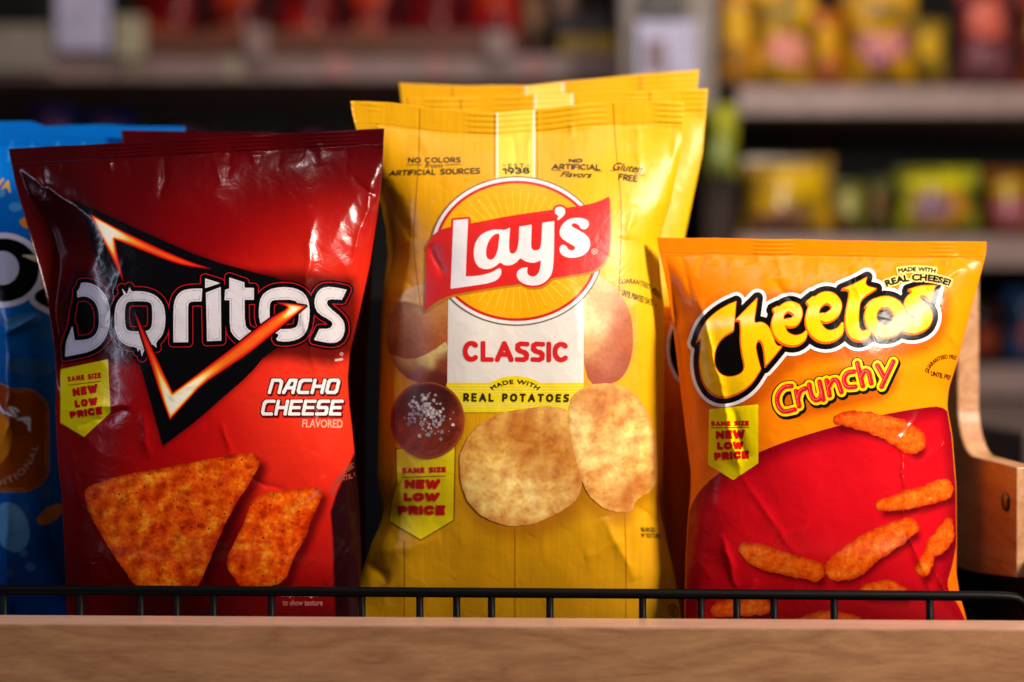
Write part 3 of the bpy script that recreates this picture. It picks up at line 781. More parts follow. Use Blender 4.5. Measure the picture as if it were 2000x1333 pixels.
# potatoes first (lowest layer)
p = Part(lay, 'potato_picture', base=.00012)
X, Y = p.grid(750, 535, 880, 770, 2)
whole = ellipse(X, Y, 830, 650, 74, 96, .1)+1.5*perlin(X/20, Y/20)
half = poly(X, Y, [(760, 690, 1), (800, 705), (840, 690), (880, 660), (880, 760), (830, 752), (785, 735)], 1)
spc = scatter([(800, 585, (244, 214, 160)), (775, 640, (214, 150, 92)), (825, 600, (236, 176, 104)), (850, 600, (224, 140, 60)), (860, 640, (206, 112, 40)), (800, 650, (222, 144, 74)), (830, 680, (200, 104, 38)), (775, 690, (176, 84, 34)), (800, 705, (150, 64, 24))], 24)
p.add(X, Y, np.maximum(whole, X-876), spc, SPUD)
p.add(X, Y, np.maximum(half, X-876), scatter([(800, 708, (226, 180, 90)), (830, 700, (250, 220, 130)), (860, 680, (252, 228, 150)), (870, 705, (160, 64, 30)), (820, 728, (146, 56, 26)), (850, 745, (112, 38, 20)), (790, 728, (120, 44, 22))], 11), SPUD)
p.build('brown whole and cut potatoes left of the white panel')
p = Part(lay, 'potato_picture', base=.00012)
X, Y = p.grid(1135, 535, 1245, 755, 2)
w2 = np.maximum(poly(X, Y, [(1138, 545), (1160, 538), (1185, 545), (1212, 575), (1232, 610), (1238, 660), (1234, 700), (1220, 735), (1195, 752), (1138, 752)], 2), 1138-X)
p.add(X, Y, w2, scatter([(1155, 575, (252, 228, 168)), (1165, 625, (246, 222, 160)), (1205, 600, (212, 124, 54)), (1180, 585, (230, 176, 100)), (1230, 650, (196, 96, 36)), (1150, 668, (236, 190, 116)), (1212, 645, (196, 98, 40)), (1180, 700, (204, 104, 48)), (1155, 738, (176, 72, 34)), (1215, 715, (168, 72, 30))], 18), SPUD)
p.build('tan potato half right of the white panel')
p = Part(lay, 'name_panel', base=.0003)
X, Y = p.grid(868, 560, 1145, 812, 2)
tr = np.maximum(np.maximum(873.5-X-(Y-748)*.01, X-1140), np.maximum(570-Y, Y-750))
p.add(X, Y, tr, (240, 232, 222), MATTEP)
for k in range(34):
    x = 882+k*7.6
    line(p, [(x, 600), (x, 746)], (226, 212, 196), MATTEP, r=.45, res=1.5); p.k -= 1
arc = ellipse(X, Y, 1006, 765, 58, 30)
b = np.minimum(np.maximum(np.maximum(872-X, X-1140), np.maximum(748-Y, Y-806)), np.maximum(arc, Y-760))
p.k = 3
p.add(X, Y, b, (250, 222, 10), MATTEP)
for y in (753, 759, 765, 771, 785, 790, 795, 800):
    line(p, [(873, y), (1139, y)], (252, 244, 150), MATTEP, r=.7, res=1.5); p.k -= 1
p.k = 5
p.sans('CLASSIC', (904, 666), (1112, 668), (904, 707), (1112, 708), 4.6, (222, 30, 34), MATTEP, gap=.08)
p.text(arc_text('MADE WITH', 1006, 790, 60, 40, 136, 44, 8, spacing=1.15), DK, MATTEP, bold=.5, res=.6)
p.sans('REAL POTATOES', (905, 768), (1112, 770), (905, 785), (1111, 786), 2.0, DK, MATTEP, gap=.36)
p.build('white card with the variety name over a yellow striped band')

p = Part(lay, 'logo', base=.0006)
X, Y = p.grid(832, 338, 1188, 644, 1.7)
e = ellipse(X, Y, 1008.8, 490.5, 168, 144.5)
p.add(X, Y, e-1.5, (120, 104, 70), MATTEP)
p.add(X, Y, e+1, (244, 240, 240), MATTEP)
p.add(X, Y, e+7.5, (214, 34, 30), MATTEP)
p.add(X, Y, e+13, (254, 178, 4), MATTEP)
ang = np.arctan2(Y-490, X-1009)
rr = np.hypot((X-1009)/1.16, Y-490)
ray = (np.abs(((ang/math.pi*22) % 1)-.5)/22*math.pi*rr-.9)
p.add(X, Y, np.maximum(np.maximum(ray, e+20+6*np.sin(ang*44/2)**2), 70-rr), (253, 210, 40), MATTEP)
X, Y = p.grid(826, 378, 1198, 628, 1.3)
ban = A4([(378, 606, 1), (410, 580), (450, 560), (520, 545), (640, 525), (900, 472), (1200, 430), (1450, 395), (1540, 368), (1608, 335, 1), (1613, 500), (1612, 690), (1590, 770), (1540, 830), (1480, 862), (1350, 885), (1210, 905), (1080, 940), (960, 950), (800, 972), (640, 1000), (500, 1024), (400, 1072), (318, 1140, 1), (328, 950), (327, 700), (345, 650)])
lays_a = A4([(915, 553, 1), (880, 572), (830, 565), (760, 575), (700, 612), (668, 670), (660, 740), (672, 800), (706, 838), (760, 846), (812, 826), (846, 792), (872, 816), (920, 818), (962, 795), (987, 762), (1012, 785), (1060, 800), (1105, 795), (1132, 775), (1126, 830), (1115, 872), (1084, 897), (1050, 892), (1032, 868), (1037, 830, 1), (990, 835), (958, 870), (968, 915), (1015, 950), (1080, 960), (1140, 948), (1190, 905), (1215, 850), (1222, 700), (1223, 507, 1), (1140, 520, 1), (1136, 600), (1132, 680), (1118, 708), (1085, 716), (1062, 700), (1062, 640), (1066, 533, 1), (979, 547, 1), (976, 650), (965, 710), (945, 735), (920, 735), (908, 715), (908, 650)])
lays_ah = A4([(828, 592), (790, 610), (758, 660), (745, 720), (752, 768), (782, 782), (812, 760), (832, 700), (838, 640), (842, 600)])
lays_L = A4([(520, 502, 1), (623, 493, 1), (612, 700), (606, 895, 1), (700, 890), (790, 866), (832, 838), (850, 838), (857, 865), (840, 905), (800, 932), (720, 950), (500, 980, 1)])
lays_q = A4([(1226, 440), (1232, 415), (1262, 405), (1293, 415), (1302, 445), (1290, 472), (1250, 503, 1), (1243, 496, 1), (1256, 468), (1234, 462)])
lays_s = A4([(1462, 545), (1466, 520), (1450, 497), (1400, 483), (1330, 490), (1282, 525), (1258, 575), (1266, 622), (1318, 658), (1364, 682), (1372, 700), (1350, 716), (1318, 706), (1308, 682), (1284, 670), (1262, 685), (1258, 712), (1275, 745), (1320, 764), (1375, 764), (1440, 742), (1474, 690), (1474, 640), (1440, 598), (1382, 566), (1345, 546), (1342, 530), (1365, 520), (1398, 535), (1405, 560), (1440, 568)])
bd = poly(X, Y, ban, 1)
Ls = union(np.maximum(poly(X, Y, lays_a, 2), -poly(X, Y, lays_ah, 2)), poly(X, Y, lays_L, 2), poly(X, Y, lays_q, 2), poly(X, Y, lays_s, 2))
redd = np.minimum(bd, Ls-4.2)
sh = np.roll(np.roll(redd, 3, axis=0), 2, axis=1); sh[:3] = 9
p.add(X, Y, sh, (200, 134, 10), MATTEP)
p.add(X, Y, redd, (226, 36, 34), MATTEP)
p.add(X, Y, Ls, (244, 240, 242), MATTEP)
X, Y = p.grid(1150, 480, 1172, 502, .6)
p.add(X, Y, np.abs(ellipse(X, Y, 1161, 491.5, 5.2, 5.2))-.6, (240, 200, 190), MATTEP)
p.text(box_text('R', 1159, 489, 1163.5, 494.5), (240, 200, 190), MATTEP, bold=.2, res=.5)
p.build('red ribbon with white script over a sunny orange disc')

p = Part(lay, 'fine_print', base=.0002)
p.text(arc_text('GUARANTEED FRESH', 1228, 612, 66, 58, 106, 28, 9), (96, 70, 10), MATTEP, bold=.3, res=.6)
p.text(quad_text('UNTIL PRINTED DATE', (1216, 566), (1276, 586), (1214, 577), (1275, 598)), (96, 70, 10), MATTEP, bold=.3, res=.6)
X, Y = p.grid(1205, 560, 1288, 602, .8)
p.add(X, Y, np.minimum(ellipse(X, Y, 1211, 567, 1.5, 1.5), ellipse(X, Y, 1281, 597, 1.5, 1.5)), (96, 70, 10), MATTEP)
p.build(); p = Part(lay, 'texture_note')
p.text(quad_text('NLARGED', (1252, 1030), (1279, 1031), (1252, 1039), (1280, 1040)), (80, 56, 8), MATTEP, bold=.3, res=.6)
p.text(quad_text('W TEXTURE', (1252, 1042), (1289, 1043), (1252, 1050), (1289, 1052)), (80, 56, 8), MATTEP, bold=.3, res=.6)
p.build(); p = Part(lay, 'certification_mark')
X, Y = p.grid(1300, 1175, 1330, 1210, .8)
p.add(X, Y, np.abs(ellipse(X, Y, 1315, 1193, 8, 12, -.5))-1, (60, 44, 8), MATTEP)
p.text(quad_text('U', (1311, 1188), (1316, 1186), (1314, 1200), (1319, 1198)), (60, 44, 8), MATTEP, bold=.4, res=.6)
p.build()

price_flag(lay, [(774, 878), (888, 868), (885, 1016), (822, 1054), (761, 1018), (765, 985), (776, 940)], MATTEP,
    [('SAME SIZE', (785, 914), (871, 912), (785, 926), (871, 923), 1.6), ('NEW', (790, 937), (860, 936), (790, 955), (858, 956), 3.1),
     ('LOW', (788, 963), (859, 962), (788, 980), (857, 980), 3.0), ('PRICE', (776, 988), (870, 987), (777, 1006), (869, 1007), 3.1)],
    (786, 933, 871, 930), border=(150, 96, 10))
p = Part(lay, 'salt_bowl_picture', base=.0007)
X, Y = p.grid(755, 735, 918, 905, 1.8)
p.add(X, Y, ellipse(X, Y, 835, 821, 72.5, 75.5), scatter([(790, 770, (170, 150, 150)), (870, 770, (150, 130, 130)), (835, 870, (255, 255, 255)), (880, 850, (255, 240, 220)), (780, 830, (200, 180, 170))], 34), BOWL)
p.add(X, Y, np.abs(ellipse(X, Y, 835, 821, 70, 73))-1.2, (176, 84, 50), MATTEP)
p.add(X, Y, ellipse(X, Y, 836, 816, 62, 62), scatter([(810, 775, (120, 100, 110)), (870, 775, (110, 90, 100)), (835, 850, (240, 220, 200)), (880, 830, (200, 170, 160))], 28), BOWL)
for i in range(130):
    a = rng.rand()*6.28; q = rng.randn(2)*np.array([20, 22]); x, y = 836+q[0]+q[1]*.25, 815+q[1]
    if (x-836)**2/55**2+(y-816)**2/55**2 > 1: continue
    s_ = 2.0+rng.rand()*3.2
    X, Y = p.grid(x-6, y-6, x+6, y+6, 1.0)
    g = int(150+rng.rand()*100)
    p.add(X, Y, poly(X, Y, [(x+s_*math.cos(a), y+s_*math.sin(a)), (x+s_*math.cos(a+1.7), y+s_*.8*math.sin(a+1.7)), (x+s_*math.cos(a+3.1), y+s_*math.sin(a+3.1)), (x+s_*.7*math.cos(a+4.6), y+s_*math.sin(a+4.6))]), (g, int(g*.95), int(g*.95)), MATTEP, lift=.0009+.00002*(i % 9))
p.build('dark wooden bowl of coarse salt crystals printed on yellow')
p = Part(lay, 'chip_picture', base=.0006)
X, Y = p.grid(880, 740, 1300, 1080, 2.2)
wob = 1.3*perlin(X/8, Y/8, 3)+1.5*perlin(X/22, Y/22, 6)
e1 = poly(X, Y, k1, 2)+wob; e2 = poly(X, Y, k2, 2)+wob
s1 = scatter([(925, 880, (238, 190, 96)), (960, 840, (236, 184, 96)), (1012, 845, (198, 122, 44)), (1030, 870, (206, 132, 54)), (1085, 812, (244, 198, 118)), (1115, 870, (216, 150, 72)), (1060, 905, (226, 164, 82)), (935, 940, (250, 218, 140)), (1010, 960, (254, 230, 160)), (1090, 960, (246, 206, 128)), (1000, 1018, (240, 196, 116)), (980, 900, (244, 206, 124)), (1120, 930, (220, 150, 76))], 26)
s2 = scatter([(1160, 775, (216, 150, 80)), (1200, 765, (228, 166, 90)), (1128, 840, (255, 234, 168)), (1135, 880, (252, 226, 156)), (1180, 800, (218, 150, 80)), (1170, 850, (240, 190, 112)), (1235, 810, (246, 206, 130)), (1225, 870, (254, 226, 150)), (1260, 900, (246, 196, 116)), (1200, 930, (250, 214, 140)), (1160, 950, (244, 196, 118)), (1240, 960, (206, 132, 60)), (1215, 988, (214, 144, 70))], 22)
def withedge(sc_, q, e=(232, 176, 98)):
    def f(x, y):
        t = np.clip(-poly(x, y, q, 2)/9, 0, 1)
        return mixc(np.tile(lin(e), (len(x), 1)), sc_(x, y), t)*relief(x, y, 30, .42, 9)
    return f
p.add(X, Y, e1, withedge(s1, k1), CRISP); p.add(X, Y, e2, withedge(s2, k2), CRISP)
p.build('two golden potato chips printed on the lower front')
print('lay done', flush=True)

def lay_back(label, left, right, top, y0, seed, T=.03):
    b = new_bag(label, 'chip bags in the rack', lay_cols, MATTE, left=left, right=right, top=top, y0=y0, T=T, seal=44, seed=seed, tops=6, noise=(1.5, .4), shoulder=.2, foot=.2, step=5)
    x0 = top[0][0]; x1 = top[-1][0]
    for q in (.19, .80):
        x = x0+(x1-x0)*q; yt = float(b.yt(x)); p = Part(b, 'plank_line'); line(p, [(x, yt+2), (x-2, yt+300)], SEAM, MATTEP, r=1.2, res=2); p.build()
    p = Part(b, 'center_stripe'); xc = x0+(x1-x0)*.52-18; yt = float(b.yt(xc))
    X, Y = p.grid(xc-42, yt-3, xc+42, yt+200, 2.5)
    p.add(X, Y, np.abs(X-xc)-38, (252, 244, 214), MATTEP, clip=2); p.add(X, Y, np.abs(X-xc)-34, (248, 216, 96), MATTEP, clip=2)
    p.build()
    return b
lay_back('second yellow potato chip bag, its top right corner showing behind the front yellow bag', [(170, 792), (400, 815), (700, 820), (1275, 760)], [(170, 1383), (300, 1372), (460, 1338), (620, 1318), (900, 1296), (1000, 1310), (1275, 1330)], [(785, 192), (1000, 186), (1180, 178), (1390, 174)], .118, 21)
lay_back('rearmost yellow potato chip bag, its crimped top edge rising highest', [(130, 774), (400, 810), (700, 830), (1275, 790)], [(130, 1366), (300, 1350), (500, 1315), (900, 1290), (1275, 1310)], [(770, 162), (900, 167), (1030, 167), (1120, 158), (1200, 150), (1370, 136)], .165, 22)

# ================================================================ orange cheese puff bag
def A5(pts): return [((1330+p[0]/3.636, 500+p[1]/3.636)+tuple(p[2:])) for p in pts]
def S5(pts): return [(1330+p[0]/3.636, 500+p[1]/3.636, p[2]/3.636) for p in pts]
ORG = (255, 138, 4)
che_cols = scatter([(1400, 480, (252, 134, 6)), (1600, 480, (254, 136, 4)), (1850, 480, (254, 140, 4)), (1330, 650, (246, 116, 8)), (1320, 850, (236, 100, 8)), (1600, 550, (255, 146, 6)), (1850, 650, (255, 152, 10)), (1600, 780, (255, 140, 4)), (1800, 750, (255, 150, 8)), (1500, 860, (250, 130, 6)), (1360, 1150, (226, 96, 8)), (1860, 1150, (226, 104, 10))], 90)
CL = [(455, 1283), (490, 1287), (530, 1297), (580, 1306), (650, 1316), (750, 1328), (850, 1340), (920, 1349), (960, 1349), (1020, 1343), (1100, 1339), (1200, 1337), (1280, 1336)]
CR = [(455, 1927), (495, 1926), (530, 1917), (600, 1898), (700, 1872), (760, 1853), (795, 1850), (850, 1860), (950, 1868), (1060, 1869), (1120, 1868), (1160, 1874), (1210, 1888), (1280, 1898)]
LOGO_O = [(1345, 660), (1350, 600), (1420, 560), (1500, 560), (1580, 550), (1650, 530), (1700, 525), (1740, 560), (1845, 545), (1850, 590), (1840, 650), (1790, 680), (1700, 690), (1590, 690), (1540, 710), (1500, 760), (1460, 795), (1400, 800), (1355, 760)]
che_print = printed(che_cols, [(lambda x, y: poly(x, y, LOGO_O, 1), 6, 14, 16, (190, 74, 4), .8), (lambda x, y: poly(x, y, [(1505, 760), (1560, 735), (1690, 695), (1755, 700), (1740, 770), (1640, 790), (1530, 818)], 1), 6, 9, 12, (190, 74, 4), .75), (lambda x, y: stroke(x, y, [(1640, 828, 14), (1790, 866, 18)]), 6, 10, 10, (190, 70, 4), .6)])
che = new_bag('glossy orange and red bag of crunchy cheese puffs, at the right end of the rack', 'chip bags in the rack',
    che_print, GLOSS_O, left=CL, right=CR, top=[(1280, 464), (1500, 467), (1700, 471), (1930, 473)], y0=.022, T=.046, seal=31, seed=5, tops=18,
    noise=(1.5, .8), shoulder=.16, foot=.22,
    creases=[(1365, 580, 1410, 760, 5, 2.2), (1400, 720, 1445, 930, 6, 2.6), (1425, 790, 1462, 900, 5, -1.6), (1440, 920, 1560, 1090, 6, .9), (1762, 850, 1768, 1020, 4, 2.2), (1768, 1010, 1830, 1200, 6, 2.4), (1805, 800, 1740, 880, 5, 1.5), (1820, 1110, 1880, 1210, 4, 2.0),
             (1600, 1000, 1480, 1090, 3, .8), (1830, 960, 1770, 1020, 5, -1.6), (1500, 545, 1560, 600, 8, -2.4), (1480, 550, 1545, 545, 6, 1.4), (1890, 520, 1810, 570, 6, 1.8), (1660, 520, 1680, 580, 6, 1.6), (1850, 640, 1880, 700, 6, 1.6), (1410, 1040, 1440, 1150, 4, 1.6), (1440, 1190, 1480, 1130, 5, 1.4), (1790, 920, 1850, 860, 8, 1.5), (1845, 800, 1835, 900, 6, 1.6)],
    tilts=[(1362, 600, 1300, 495, .25, 10), (1400, 900, 1362, 600, .16, 14)])
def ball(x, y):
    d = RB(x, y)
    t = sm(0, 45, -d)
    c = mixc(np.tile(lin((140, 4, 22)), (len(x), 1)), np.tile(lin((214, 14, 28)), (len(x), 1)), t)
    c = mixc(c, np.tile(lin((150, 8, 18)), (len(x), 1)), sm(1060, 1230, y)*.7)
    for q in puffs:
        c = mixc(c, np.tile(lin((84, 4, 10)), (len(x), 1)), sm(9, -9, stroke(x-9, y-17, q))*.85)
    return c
puffs = [[(1636, 820, 6), (1670, 820, 12), (1710, 829, 14), (1750, 843, 17), (1780, 860, 18), (1782, 868, 12)], [(1722, 986, 8), (1760, 980, 12), (1800, 970, 13), (1842, 956, 14)],
         [(1632, 1112, 15), (1660, 1100, 21), (1700, 1070, 20), (1740, 1048, 17), (1776, 1030, 12)], [(1852, 1020, 6), (1845, 1045, 12), (1830, 1065, 13), (1816, 1080, 6), (1810, 1095, 9), (1803, 1112, 10)],
         [(1452, 1072, 7), (1478, 1085, 15), (1520, 1098, 15), (1560, 1108, 14), (1592, 1116, 13)], [(1400, 1192, 9), (1440, 1185, 13), (1490, 1185, 11)], [(1690, 1152, 7), (1730, 1150, 11), (1760, 1156, 8)], [(1560, 1225, 12), (1620, 1215, 15), (1670, 1222, 12)]]
RBP = [(1342, 1010), (1360, 965), (1400, 925), (1470, 888), (1560, 853), (1700, 815), (1790, 798), (1852, 792), (1866, 850), (1872, 930), (1873, 1030), (1862, 1100), (1846, 1150), (1880, 1190), (1905, 1290), (1330, 1290), (1333, 1150), (1336, 1060)]
RB = lambda x, y: poly(x, y, RBP, 2, maxd=80)
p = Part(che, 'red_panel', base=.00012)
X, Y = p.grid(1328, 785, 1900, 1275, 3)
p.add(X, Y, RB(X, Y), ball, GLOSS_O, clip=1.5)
p.build()
price_flag(che, [(1385, 800), (1481, 790), (1481, 905), (1432, 938), (1383, 908)], GLOSS_O,
    [('SAME SIZE', (1388, 823), (1463, 822), (1389, 833), (1463, 832), 1.3), ('NEW', (1398, 842), (1455, 839), (1398, 858), (1455, 858), 2.5),
     ('LOW', (1400, 864), (1452, 862), (1400, 879), (1452, 878), 2.4), ('PRICE', (1394, 884), (1463, 880), (1395, 900), (1463, 896), 2.5)],
    (1389, 836, 1463, 835))
p = Part(che, 'logo', base=.00045)
def chee(X, Y):
    Ch = poly(X, Y, A5([(393, 322, 1), (310, 358), (220, 420), (150, 500), (112, 608, 1), (150, 578), (136, 680), (130, 760), (145, 860), (185, 945), (250, 995), (330, 1003), (430, 965), (510, 900), (568, 805, 1), (540, 700), (530, 640), (548, 594), (572, 602), (590, 660), (600, 783, 1), (660, 715), (718, 642, 1), (676, 640), (650, 560), (620, 495), (570, 465), (517, 482), (530, 400), (543, 298, 1), (470, 370), (384, 458, 1), (418, 452), (425, 500), (422, 600), (435, 700), (456, 785), (430, 838), (350, 863), (280, 845), (245, 790), (234, 730), (250, 650), (290, 580), (375, 528, 1)]), 2)
    e1 = union(stroke(X, Y, S5([(890, 538, 8), (862, 580, 26), (800, 600, 37), (725, 570, 44), (690, 495, 48), (700, 410, 34), (755, 362, 34), (812, 375, 40), (832, 422, 30), (805, 465, 32), (760, 472, 28), (722, 462, 10)])),
               poly(X, Y, A5([(650, 375, 1), (700, 350), (720, 400), (680, 430)]), 1))
    e2 = union(stroke(X, Y, S5([(1146, 480, 8), (1122, 540, 30), (1050, 570, 42), (980, 545, 52), (938, 470, 54), (945, 370, 42), (1000, 305, 42), (1062, 300, 42), (1104, 345, 38), (1092, 400, 36), (1040, 436, 34), (1000, 432, 26), (968, 425, 8)])),
               poly(X, Y, A5([(888, 325, 1), (950, 275), (980, 330), (920, 370)]), 1))
    t = poly(X, Y, A5([(1322, 150, 1), (1250, 190), (1140, 236, 1), (1198, 236), (1190, 300), (1168, 400), (1165, 500), (1195, 575), (1255, 608), (1320, 592), (1355, 550), (1330, 515), (1290, 540), (1262, 500), (1264, 400), (1278, 300), (1390, 232, 1), (1305, 212)]), 2)
    o = union(np.maximum(ellipse(X, Y, *A5([(1452, 432)])[0], 150/3.636, 146/3.636), -ellipse(X, Y, *A5([(1450, 428)])[0], 60/3.636, 64/3.636)), poly(X, Y, A5([(1305, 362, 1), (1350, 310), (1420, 290), (1380, 360)]), 1))
    s = poly(X, Y, A5([(1808, 208, 1), (1700, 210), (1612, 240, 1), (1650, 252), (1600, 290), (1580, 340), (1600, 390), (1650, 418), (1700, 434), (1696, 450), (1650, 445), (1600, 415, 1), (1605, 470), (1560, 525), (1620, 553), (1700, 545), (1765, 505), (1792, 440), (1778, 375), (1722, 325), (1688, 290), (1720, 276), (1778, 318, 1)]), 2)
    return union(Ch, e1, e2, t, o, s)
X, Y = p.grid(1325, 500, 1872, 815, 1.35)
L = chee(X, Y)
LS = chee(X+1.2, Y-3.2)
out = np.minimum(L, LS)
fill = union(ellipse(X, Y, 1728, 618, 20, 20), poly(X, Y, A5([(380, 540), (420, 540), (440, 700), (460, 790), (420, 860), (330, 870), (240, 790), (240, 680), (290, 590)]), 1), poly(X, Y, A5([(520, 480), (600, 480), (560, 640), (520, 620)]), 1))
Lsh = np.roll(np.roll(L, 9, axis=0), 3, axis=1); Lsh[:9] = 50
p.add(X, Y, np.minimum(out-17.5, fill), (240, 234, 236), GLOSS_O)
p.add(X, Y, np.minimum(out-11, fill), (12, 9, 8), GLOSS_O)
p.add(X, Y, out-.8, (226, 98, 14), GLOSS_O)
def yel(x, y):
    base = np.tile(lin((253, 200, 8)), (len(x), 1)); ll = 560+ (1850-x)*.13
    t = sm(4, -22, y-(ll+10))*.0+np.exp(-((y-(ll+14))/9)**2)*.55
    return mixc(base, np.tile(lin((250, 232, 170)), (len(x), 1)), t*sm(1830, 1400, x))
p.add(X, Y, L+.6, yel, GLOSS_O)
p.build('curly yellow lettering outlined in black and white')
p = Part(che, 'cheese_slogan', base=.0009)
t1 = arc_text('MADE WITH', 1790, 720, 190, 190, 100.5, 79, 8); t2 = arc_text('REAL CHEESE!', 1795, 700, 160, 152, 113, 68.5, 12)
for sg, bo in ((t1, 0), (t2, 0)):
    p.text(sg, (250, 226, 130), GLOSS_O, bold=3.4, res=1.0, pad=6); p.k -= 1
p.k += 1
p.text(t1, (30, 18, 6), GLOSS_O, bold=.7, res=.6); p.text(t2, (30, 18, 6), GLOSS_O, bold=1.1, res=.6)
p.build()
p = Part(che, 'variety_text', base=.0003)
cr = [[(785, 925), (730, 935), (688, 990), (690, 1060), (730, 1105), (808, 1092)], [(818, 962), (840, 1068)], [(832, 1010), (848, 962), (885, 942)], [(912, 915), (925, 985), (955, 1025), (990, 1010), (1002, 960)], [(985, 895), (1012, 1022)],
      [(1034, 885), (1056, 992)], [(1048, 935), (1078, 885), (1112, 892), (1140, 968)], [(1228, 822), (1180, 835), (1158, 880), (1182, 930), (1238, 930)], [(1252, 762), (1292, 925)], [(1280, 862), (1305, 818), (1334, 832), (1352, 905)], [(1395, 778), (1442, 862)], [(1508, 752), (1425, 930)]]
def crun(X, Y, r): return union(*[stroke(X, Y, [(a, b, r) for a, b in A5(q)]) for q in cr])
X, Y = p.grid(1490, 685, 1770, 830, 1.0)
d = crun(X, Y, 4.9)
dsh = np.roll(np.roll(d, 4, axis=0), 3, axis=1)
p.add(X, Y, np.minimum(d, dsh)-6.6, (26, 14, 8), GLOSS_O)
p.add(X, Y, d-4.8, (252, 216, 10), GLOSS_O)
p.add(X, Y, d, (214, 26, 34), GLOSS_O)
p.add(X, Y, crun(X+1.8, Y+.8, .45), (246, 150, 150), GLOSS_O)
p.build('red lettering outlined in yellow and black')
puffs = [[(a, b, r*1.5) for a, b, r in q] for q in puffs]
for q in puffs:
    xs = [a[0] for a in q]; ys = [a[1] for a in q]
    X, Y = p.grid(min(xs)-28, min(ys)-28, max(xs)+36, max(ys)+44, 2)
    p = Part(che, 'cheese_puff_picture', base=.0003)
    dd = stroke(X, Y, q)+3.2*perlin(X/10, Y/10, 2)+3.2*perlin(X/24, Y/24, 4)
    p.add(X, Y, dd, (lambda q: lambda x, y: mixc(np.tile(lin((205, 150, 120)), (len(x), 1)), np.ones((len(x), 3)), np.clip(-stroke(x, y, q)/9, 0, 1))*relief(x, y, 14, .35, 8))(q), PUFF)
    p.build()
p = Part(che, 'fine_print', base=.0002)
p.text(arc_text('GUARANTEED FRESH', 1852, 745, 42, 44, 158, 60, 8), (70, 34, 6), GLOSS_O, bold=.35, res=.6)
p.text(quad_text('UNTIL PRINTED', (1819, 725), (1878, 738), (1818, 734), (1877, 748)), (70, 34, 6), GLOSS_O, bold=.35, res=.6)
X, Y = p.grid(1808, 722, 1820, 736, .7)
p.add(X, Y, ellipse(X, Y, 1814, 728, 1.7, 1.7), (70, 34, 6), GLOSS_O)
p.build()
print('che done', flush=True)

# second orange bag behind, seen in the gap
che2 = new_bag('shadowed orange bag behind the front orange one, only a dark sliver showing', 'chip bags in the rack', che_cols, GLOSS_O,
    left=[(560, 1296), (620, 1290), (800, 1288), (1000, 1300), (1275, 1310)], right=[(560, 1850), (1275, 1840)], top=[(1288, 600), (1860, 560)], y0=.105, T=.03, seal=28, seed=31, tops=6, step=6)
p = Part(che2, 'logo')
X, Y = p.grid(1285, 590, 1500, 800, 2.5)
d = ellipse(X, Y, 1366, 680, 54, 74)
p.add(X, Y, d-10, WH, GLOSS_O); p.add(X, Y, d-5, BK, GLOSS_O); p.add(X, Y, d+14, (214, 140, 20), GLOSS_O); p.add(X, Y, d+40, BK, GLOSS_O)
p.build()
# second red bag behind
dor2 = new_bag('dark red chip bag behind the front red one, only its edges showing', 'chip bags in the rack', lambda x, y: np.tile(lin((70, 6, 12)), (len(x), 1)), GLOSS,
    left=[(250, 236), (600, 262), (1275, 250)], right=[(250, 742), (400, 735), (700, 716), (900, 712), (1275, 716)], top=[(230, 254), (480, 259), (600, 262), (750, 262)], y0=.095, T=.026, seal=28, seed=33, tops=8, step=6)

# ================================================================ blue bags
BL = (0, 104, 190)
blu_cols = scatter([(-100, 300, (6, 120, 214)), (100, 300, (4, 100, 190)), (60, 500, (6, 108, 190)), (60, 900, (2, 80, 150)), (60, 1200, (0, 60, 120)), (-100, 900, (4, 90, 170))], 130)
blu = new_bag('blue bag of corn chips cut off by the left edge of the picture', 'chip bags in the rack', blu_cols, GLOSS,
    left=[(240, -330), (600, -300), (1275, -310)], right=[(240, 288), (330, 262), (420, 210), (520, 150), (640, 128), (800, 124), (1000, 128), (1275, 135)], top=[(-340, 262), (60, 256), (290, 274)], y0=.105, T=.045, seal=26, seed=41, tops=12, foot=.2, step=4,
    creases=[(0, 655, 78, 615, 5, 2.6), (32, 800, 0, 880, 5, 2.4), (15, 590, 18, 900, 12, 3.2), (12, 960, 12, 1200, 12, 3), (5, 1170, 25, 1190, 5, 2)], tilts=[(12, 1250, 14, 600, .7, 8, 60)])
p = Part(blu, 'logo', base=.0002)
X, Y = p.grid(-110, 440, 160, 640, 2)
O = ellipse(X, Y, 6, 528, 70, 62); Sx = poly(X, Y, [(66, 575), (85, 562), (110, 560), (150, 590), (150, 625), (100, 605), (70, 590)], 1)
u = np.minimum(O, Sx)
p.add(X, Y, u-11, (226, 222, 232), GLOSS); p.add(X, Y, u, BK, GLOSS)
p.add(X, Y, ellipse(X, Y, 4, 524, 33, 33), (206, 204, 220), GLOSS)
p.add(X, Y, poly(X, Y, [(38, 498, 1), (72, 499, 1), (78, 515, 1)], 0), (220, 208, 170), GLOSS)
p.build()
p = Part(blu, 'gold_lettering', base=.0002)
p.text(quad_text('VA', (-8, 344), (24, 358), (-12, 362), (20, 376)), (226, 168, 40), GLOSS, bold=.9)
p.build()
p = Part(blu, 'flavor_badge', base=.0002)
X, Y = p.grid(-140, 735, 110, 975, 2)
r = np.hypot(np.maximum(np.abs(X+15)-60, 0), np.maximum(np.abs(Y-860)-50, 0))-50
r = np.minimum(r, poly(X, Y, [(-60, 790), (-15, 742), (40, 770)]))
p.add(X, Y, r-1.2, (216, 140, 70), GLOSS); p.add(X, Y, r, (150, 62, 8), GLOSS); 
p.add(X, Y, np.abs(r+5)-.5, (226, 150, 80), GLOSS)
p.add(X, Y, ellipse(X, Y, -25, 855, 48, 60), (216, 128, 16), GLOSS)
